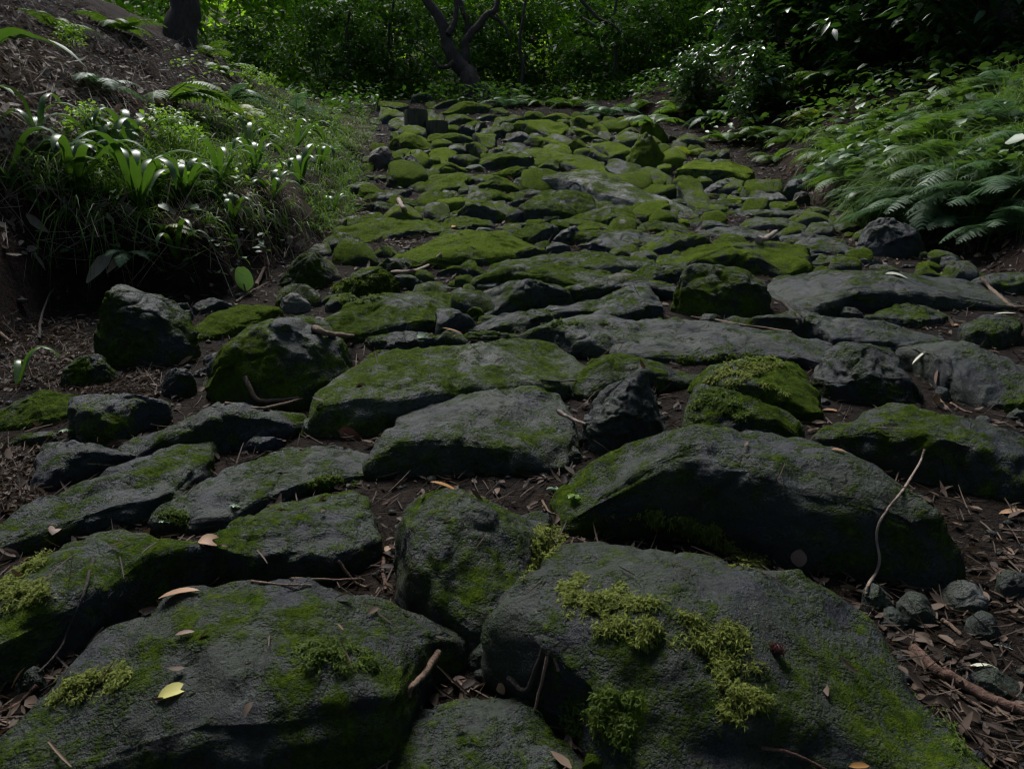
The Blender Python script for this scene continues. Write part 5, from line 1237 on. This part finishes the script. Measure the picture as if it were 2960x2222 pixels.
stick(9, [(1690, 715), (1810, 810)], 18, M_TAN, 'short broken stick beside the pale grey pebble')
stick(8, [(632, 930), (540, 1060), (465, 1130), (448, 1220)], 27, M_TAN, 'stout tan stick in the hollow between the front stones', taper=.55)
stick(8, [(1340, 1212), (1250, 1292)], 14, M_TAN, 'reddish stub of wood behind the lowest stone')
stick(8, [(1402, 1245), (1362, 1340)], 13, M_TAN, 'tan stub of wood beside the reddish stub')
stick(8, [(290, 295), (282, 420), (300, 525)], 16, M_RED, 'upright brown stick in litter between two stones')
stick(8, [(0, 455), (100, 465), (190, 505)], 12, M_TAN, 'tan stick on litter behind the broad dark slab')
stick(8, [(1080, 1090), (1200, 1150), (1300, 1185)], 22, M_DKTW, 'dark root-like stick behind the lowest stone')
stick(7, [(1860, 452), (2050, 448), (2320, 452)], 11, M_TAN, 'straight brown stick lying level behind the broad dark slab')
stick(7, [(1605, 465), (1800, 480), (1990, 490)], 9, M_TAN, 'crooked thin twig beside the straight brown stick')
stick(7, [(600, 320), (560, 450), (530, 560), (440, 760), (380, 900), (250, 1050)], 11, M_DKTW, 'long dead dark twig hanging over the gap between two stones')
stick(7, [(235, 1150), (140, 1220), (0, 1310), (-80, 1360)], 18, M_RED, 'brown stick in the gap at the lower corner')
stick(7, [(2212, 350), (2130, 400), (2060, 440)], 6, M_DKTW, 'fine dark twig against the shaded stone')
stick(4, [(1575, 880), (1640, 910), (1750, 925), (1910, 918)], 18, M_TAN, 'curved bark stick in front of the humped boulder')
stick(4, [(1440, 950), (1660, 975), (1940, 978)], 13, M_TAN, 'straight stick lying on the long low black stone')
stick(4, [(2010, 475), (2110, 500), (2260, 525)], 22, M_TAN, 'weathered driftwood piece among the mossy stones')
stick(4, [(1510, 300), (1610, 225), (1720, 170)], 8, M_TAN, 'thin twig leaning on the bank foot by the round leaf')
stick(4, [(1640, 195), (1690, 85)], 14, M_TAN, 'short tan stick beside the round green leaf')
stick(4, [(0, 505), (80, 565)], 15, M_TAN, 'broken tan stick under the earth bank')
stick(4, [(255, 570), (270, 430), (310, 300), (350, 250)], 9, M_DKTW, 'thin bare shoot standing in front of the earth face', lift=.02)
stick(1, [(1160, 1420), (1280, 1480), (1350, 1580), (1420, 1660)], 16, M_TAN, 'dead brown stem lying down the earth face')
stick(5, [(340, 112), (470, 95), (570, 60), (650, -5)], 13, M_PALE, 'pale curved stick lying on the mossy stones')
stick(5, [(1400, 1000), (1480, 1035), (1575, 1085)], 15, M_PALE, 'pale stick between the square grey stone and the upright stone')
stick(5, [(1290, 795), (1400, 800), (1520, 800)], 7, M_DKTW, 'thin black twig on the flat stone behind the square grey stone')
stick(5, [(1300, 1570), (1340, 1630), (1400, 1665)], 9, M_TAN, 'small twig by the seedlings')
stick(6, [(665, 290), (720, 345), (770, 380), (785, 440), (795, 500)], 13, M_DKTW, 'dark forked twig standing between the slabs')
stick(6, [(85, 395), (250, 410), (400, 440), (560, 460), (725, 490)], 9, M_TAN, 'long thin branch lying along the flat grey slab')
stick(6, [(1940, 150), (1990, 200), (2060, 260), (2160, 325), (2320, 330)], 15, M_TAN, 'forked grey branch at the path edge near the picture border')
stick(6, [(1740, 945), (1820, 985), (1880, 1010)], 9, M_TAN, 'thin twig before the undercut slab')
stick(6, [(1665, 915), (1730, 985)], 9, M_TAN, 'short twig beside the small dark rock')
stick(2, [(380, 1285), (405, 1320), (432, 1362)], 16, M_PALE, 'short pale chunk of wood on the left-hand path stones')
stick(3, [(690, 1320), (760, 1270), (790, 1225)], 6, M_TAN, 'thin twig against the low dark rock')
stick(3, [(510, 1555), (560, 1525), (620, 1500)], 24, M_PALE, 'curled pale bark piece on the smooth slabs')
def fallen_leaf(tile, x, y, lpx, ang, asp, c, label, curl=.25, name='fallen_leaf', tilt=.15, seg=6, fold=.3):
    h = look(tile, x, y); d = h[0][1]*_cp-(h[0][2]-CAMZ)*_sp; L = lpx/2.212*d/FOC*1.15; nr = unit(h[1]+UP*.3)
    D = rays(src(tile, [(x+math.cos(ang)*10, y-math.sin(ang)*10)]))[0]; dd = D-rays(src(tile, [(x, y)]))[0]; dd = unit(dd-nr*(dd@nr)); dd = unit(dd+nr*tilt)
    mb = MB(); prof = lambda t: np.interp(t, [0, .12, .4, .7, .9, 1], [.1, .62, 1, .85, .4, .03])
    ribbons(mb, [-dd*L/2+nr*.006], dd, L, L*asp, curl, seg, prof, 3, fold, up=nr[None])
    o = link(name, mb.mesh(name, c), loc=h[0]); tag(o, label, 'leaf', 'fallen leaves'); return o
def lc(name, a): return make_leaf(name, tuple(v*.85 for v in a), tuple(min(v*1.1, 1) for v in a), .6, .15, a, .35)
LY = lc('yellow_leaf', (.55, .50, .14)); LB = lc('tan_leaf', (.38, .22, .12)); LR = lc('red_brown_leaf', (.16, .055, .03)); LW = lc('white_leaf', (.62, .62, .48)); LG = lc('grey_leaf', (.24, .155, .12)); LO = lc('orange_leaf', (.42, .20, .06))
LGR = make_leaf('fresh_leaf', (.10, .19, .09), (.12, .22, .10), .4, .3)
for a_ in [(7, 1120, 1165, 190, .75, .55, LY, 'yellow leaf lying on the broad dark slab', .3),
 (7, 1150, 540, 240, .5, .30, LB, 'tan ribbed leaf wedged between stones behind the broad dark slab', .2),
 (7, 985, 620, 210, .35, .36, LR, 'dark red-brown leaf touching the tan ribbed leaf', .2),
 (7, 1345, 200, 130, .4, .75, LB, 'ragged brown leaf between two mossy stones', .5),
 (7, 60, 275, 130, .3, .65, LG, 'curled grey-brown leaf at the picture edge', .6),
 (7, 350, 120, 110, 1.4, .6, LG, 'crumpled dry leaf behind the stone with moss cushions', .6),
 (7, 1190, 800, 110, .5, .32, LG, 'small grey leaf flake on the broad dark slab', .2),
 (8, 1050, 1120, 100, 1.9, .6, LB, 'pointed tan leaf behind the lowest stone', .4),
 (8, 780, 1110, 110, .2, .75, LG, 'round pinkish-grey leaf in the front hollow', .5),
 (8, 315, 265, 60, 1.4, .7, LB, 'square tan leaf scrap on top of an upright stick', .1),
 (9, 782, 305, 110, 1.5, .85, LG, 'pinkish-grey leaf standing behind the huge flat stone', .1),
 (9, 1150, 1640, 120, .2, .3, LO, 'orange leaf tip at the lower edge of the picture', .2),
 (9, 1960, 1000, 190, -.1, .22, LW, 'pale curled leaf over the flat grey stone', .4),
 (9, 2110, 880, 150, -.5, .3, LW, 'whitish curled leaf below the pale grey pebble', .5),
 (9, 2140, 25, 170, .4, .3, LB, 'light brown bark flake at the picture edge', .1),
 (4, 735, 1200, 170, .6, .28, LB, 'long tan leaf beside the black stone', .2),
 (4, 500, 622, 170, .0, .14, LW, 'narrow pale leaf under the large dark boulder', .2),
 (5, 80, 1110, 150, .1, .5, LR, 'rolled reddish leaf under the pale crusted stone', .9),
 (5, 680, 1475, 180, .25, .28, LO, 'long rolled orange-brown leaf in the litter', .3),
 (5, 720, 480, 110, -.1, .2, LO, 'thin orange leaf between flat stones', .1),
 (5, 540, 515, 90, 1.0, .7, LGR, 'crumpled green leaf on a stone in mid path', .5),
 (5, 1650, 655, 70, .5, .7, LO, 'small orange leaf under the slab overhang', .4),
 (6, 1400, 118, 130, -.1, .34, LW, 'white leaf on the smooth wide slab', .3),
 (6, 1560, 640, 140, .1, .22, LW, 'long pale leaf on the bare flat slab', .2),
 (6, 1670, 755, 120, .2, .32, LG, 'pinkish leaf by the bare flat slab', .3),
 (6, 2090, 372, 120, -.1, .2, LW, 'pale leaf strip behind the stone at the picture border', .1),
 (6, 990, 990, 130, -.2, .3, LB, 'tan leaf in the hollow behind the great smooth stone', .3),
 (6, 1025, 1252, 90, .2, .35, LB, 'light brown leaf beside the ridged stone', .2),
 (6, 1790, 445, 100, .9, .4, LB, 'tan leaf standing between two stones at the path edge', .3),
 (2, 738, 1450, 50, 1.2, .6, LO, 'tiny orange leaf on a stone of the middle path', .3),
 (4, 1180, 660, 110, .7, .2, LB, 'tan leaf strip next to the large dark boulder', .2)]:
    fallen_leaf(*a_)
def upright_leaf():
    p = seat(4, 1570, 225); e = link('round_leaf_seedling', None, loc=p); tag(e, 'round pale green leaf standing at the foot of the earth bank', 'plant')
    s = 2.212*FOC/(p[1]*_cp-(p[2]-CAMZ)*_sp)
    mb = MB(); ribbons(mb, [[0, 0, .0]], np.array([-.05, -.25, 1]), 175/s, 125/s, .08, 8, lambda t: np.array([.15, .7, .95, 1, 1, .96, .85, .7, .35]), 3, .18); link('leaf', mb.mesh('leaf', LGR), e)
    link('stem', tube(MB(), smooth_path([[0, 0, -.02], [0, 0, 0], [-.003, -.01, .03]], 6), .003, 5).mesh('stem', M_GSTEM), e)
upright_leaf()
def seedling(tile, x, y, spx, n, label, m=LGR):
    p = seat(tile, x, y); s = 2.212*FOC/(p[1]*_cp-(p[2]-CAMZ)*_sp); L = spx/s; e = link('seedling', None, loc=p); tag(e, label, 'seedling', 'seedlings between the stones'); r = np.random.default_rng(int(x))
    link('stem', tube(MB(), smooth_path([[0, 0, -.01], [0, 0, L*.3], [.1*L, 0, L*.5]], 6), .0018, 5).mesh('stem', M_GSTEM), e)
    for i in range(n):
        a = i*6.28/n+r.normal(0, .3); mb = MB(); ribbons(mb, [[.05*L, 0, L*(.25+.3*i/n)]], np.array([math.cos(a), math.sin(a), .5]), L*r.uniform(.6, .9), L*.42, .45, 4, lambda t: np.array([.1, .8, 1, .75, .05]), 3, .2); link('leaf', mb.mesh('leaf', m), e)
seedling(5, 1370, 1520, 80, 6, 'green seedling beside the wide ridged stone'); seedling(5, 1500, 1570, 85, 6, 'second green seedling nearer the mossy front stone', M_BRIGHT)
seedling(4, 440, 1160, 100, 7, 'grey-green seedling on the stones at the picture edge'); seedling(4, 1500, 1480+140, 60, 5, 'tiny seedling in the gap above the front stones')
seedling(7, 1040, 95, 45, 5, 'tiny round-leaved seedling in moss behind a front stone')
def cone():
    h = look(9, 612, 915); d = h[0][1]*_cp-(h[0][2]-CAMZ)*_sp; s = 95/2.212*d/FOC; e = link('pine_cone', None, loc=h[0]+h[1]*s*.42); tag(e, 'small dark red-brown pine cone lying on the huge flat stone', 'pine cone')
    m = lc('cone_scale', (.10, .040, .035)); r = np.random.default_rng(3); n = 46; i = np.arange(n); a = i*2.399; z = 1-2*(i+.5)/n; rr = np.sqrt(1-z*z)
    N = np.stack([np.cos(a)*rr, z, np.sin(a)*rr], 1); mb = MB(); tube(mb, [[0, -s*.45, 0], [0, -.2*s, 0], [0, .2*s, 0], [0, s*.45, 0]], [s*.12, s*.3, s*.3, s*.1], 8)
    link('core', mb.mesh('core', m), e); mb = MB()
    for q in range(n):
        mb = MB(); ribbons(mb, [N[q]*[.22, .38, .22]*s], unit(N[q]+np.array([0, .7, 0])), s*.26, s*.24, 0, 2, lambda t: np.array([.5, 1, .55]), 3, .25, up=N[q][None]); link('scale', mb.mesh('scale', m), e)
    e.rotation_euler = (.3, .2, .9)
cone()
# ------------------------------------------------------------------ tall trees of the wood standing around, most of them out of view
for i_, (x_, y_, s_) in enumerate([(-5.0, -3.6, 1.5), (0.5, -5.0, 1.7), (6.0, -3.2, 1.5)]):
    g_ = np.array(gz(x_, y_, -.3)); tree('tree', [([g_, g_+[.1, 0, 2], g_+[0, .1, 5], g_+[.1, .1, 8.0]], [.3, .22, .18, .12])], 'tall leafy tree of the surrounding wood, behind the viewpoint', 'trees around the viewpoint',
      crown=[((x_, y_, g_[2]+2.2), (s_, s_, s_*.8), 'canopy'), ((x_+.6, y_-.5, g_[2]+4.6), (s_, s_, s_*.9), 'canopy')])
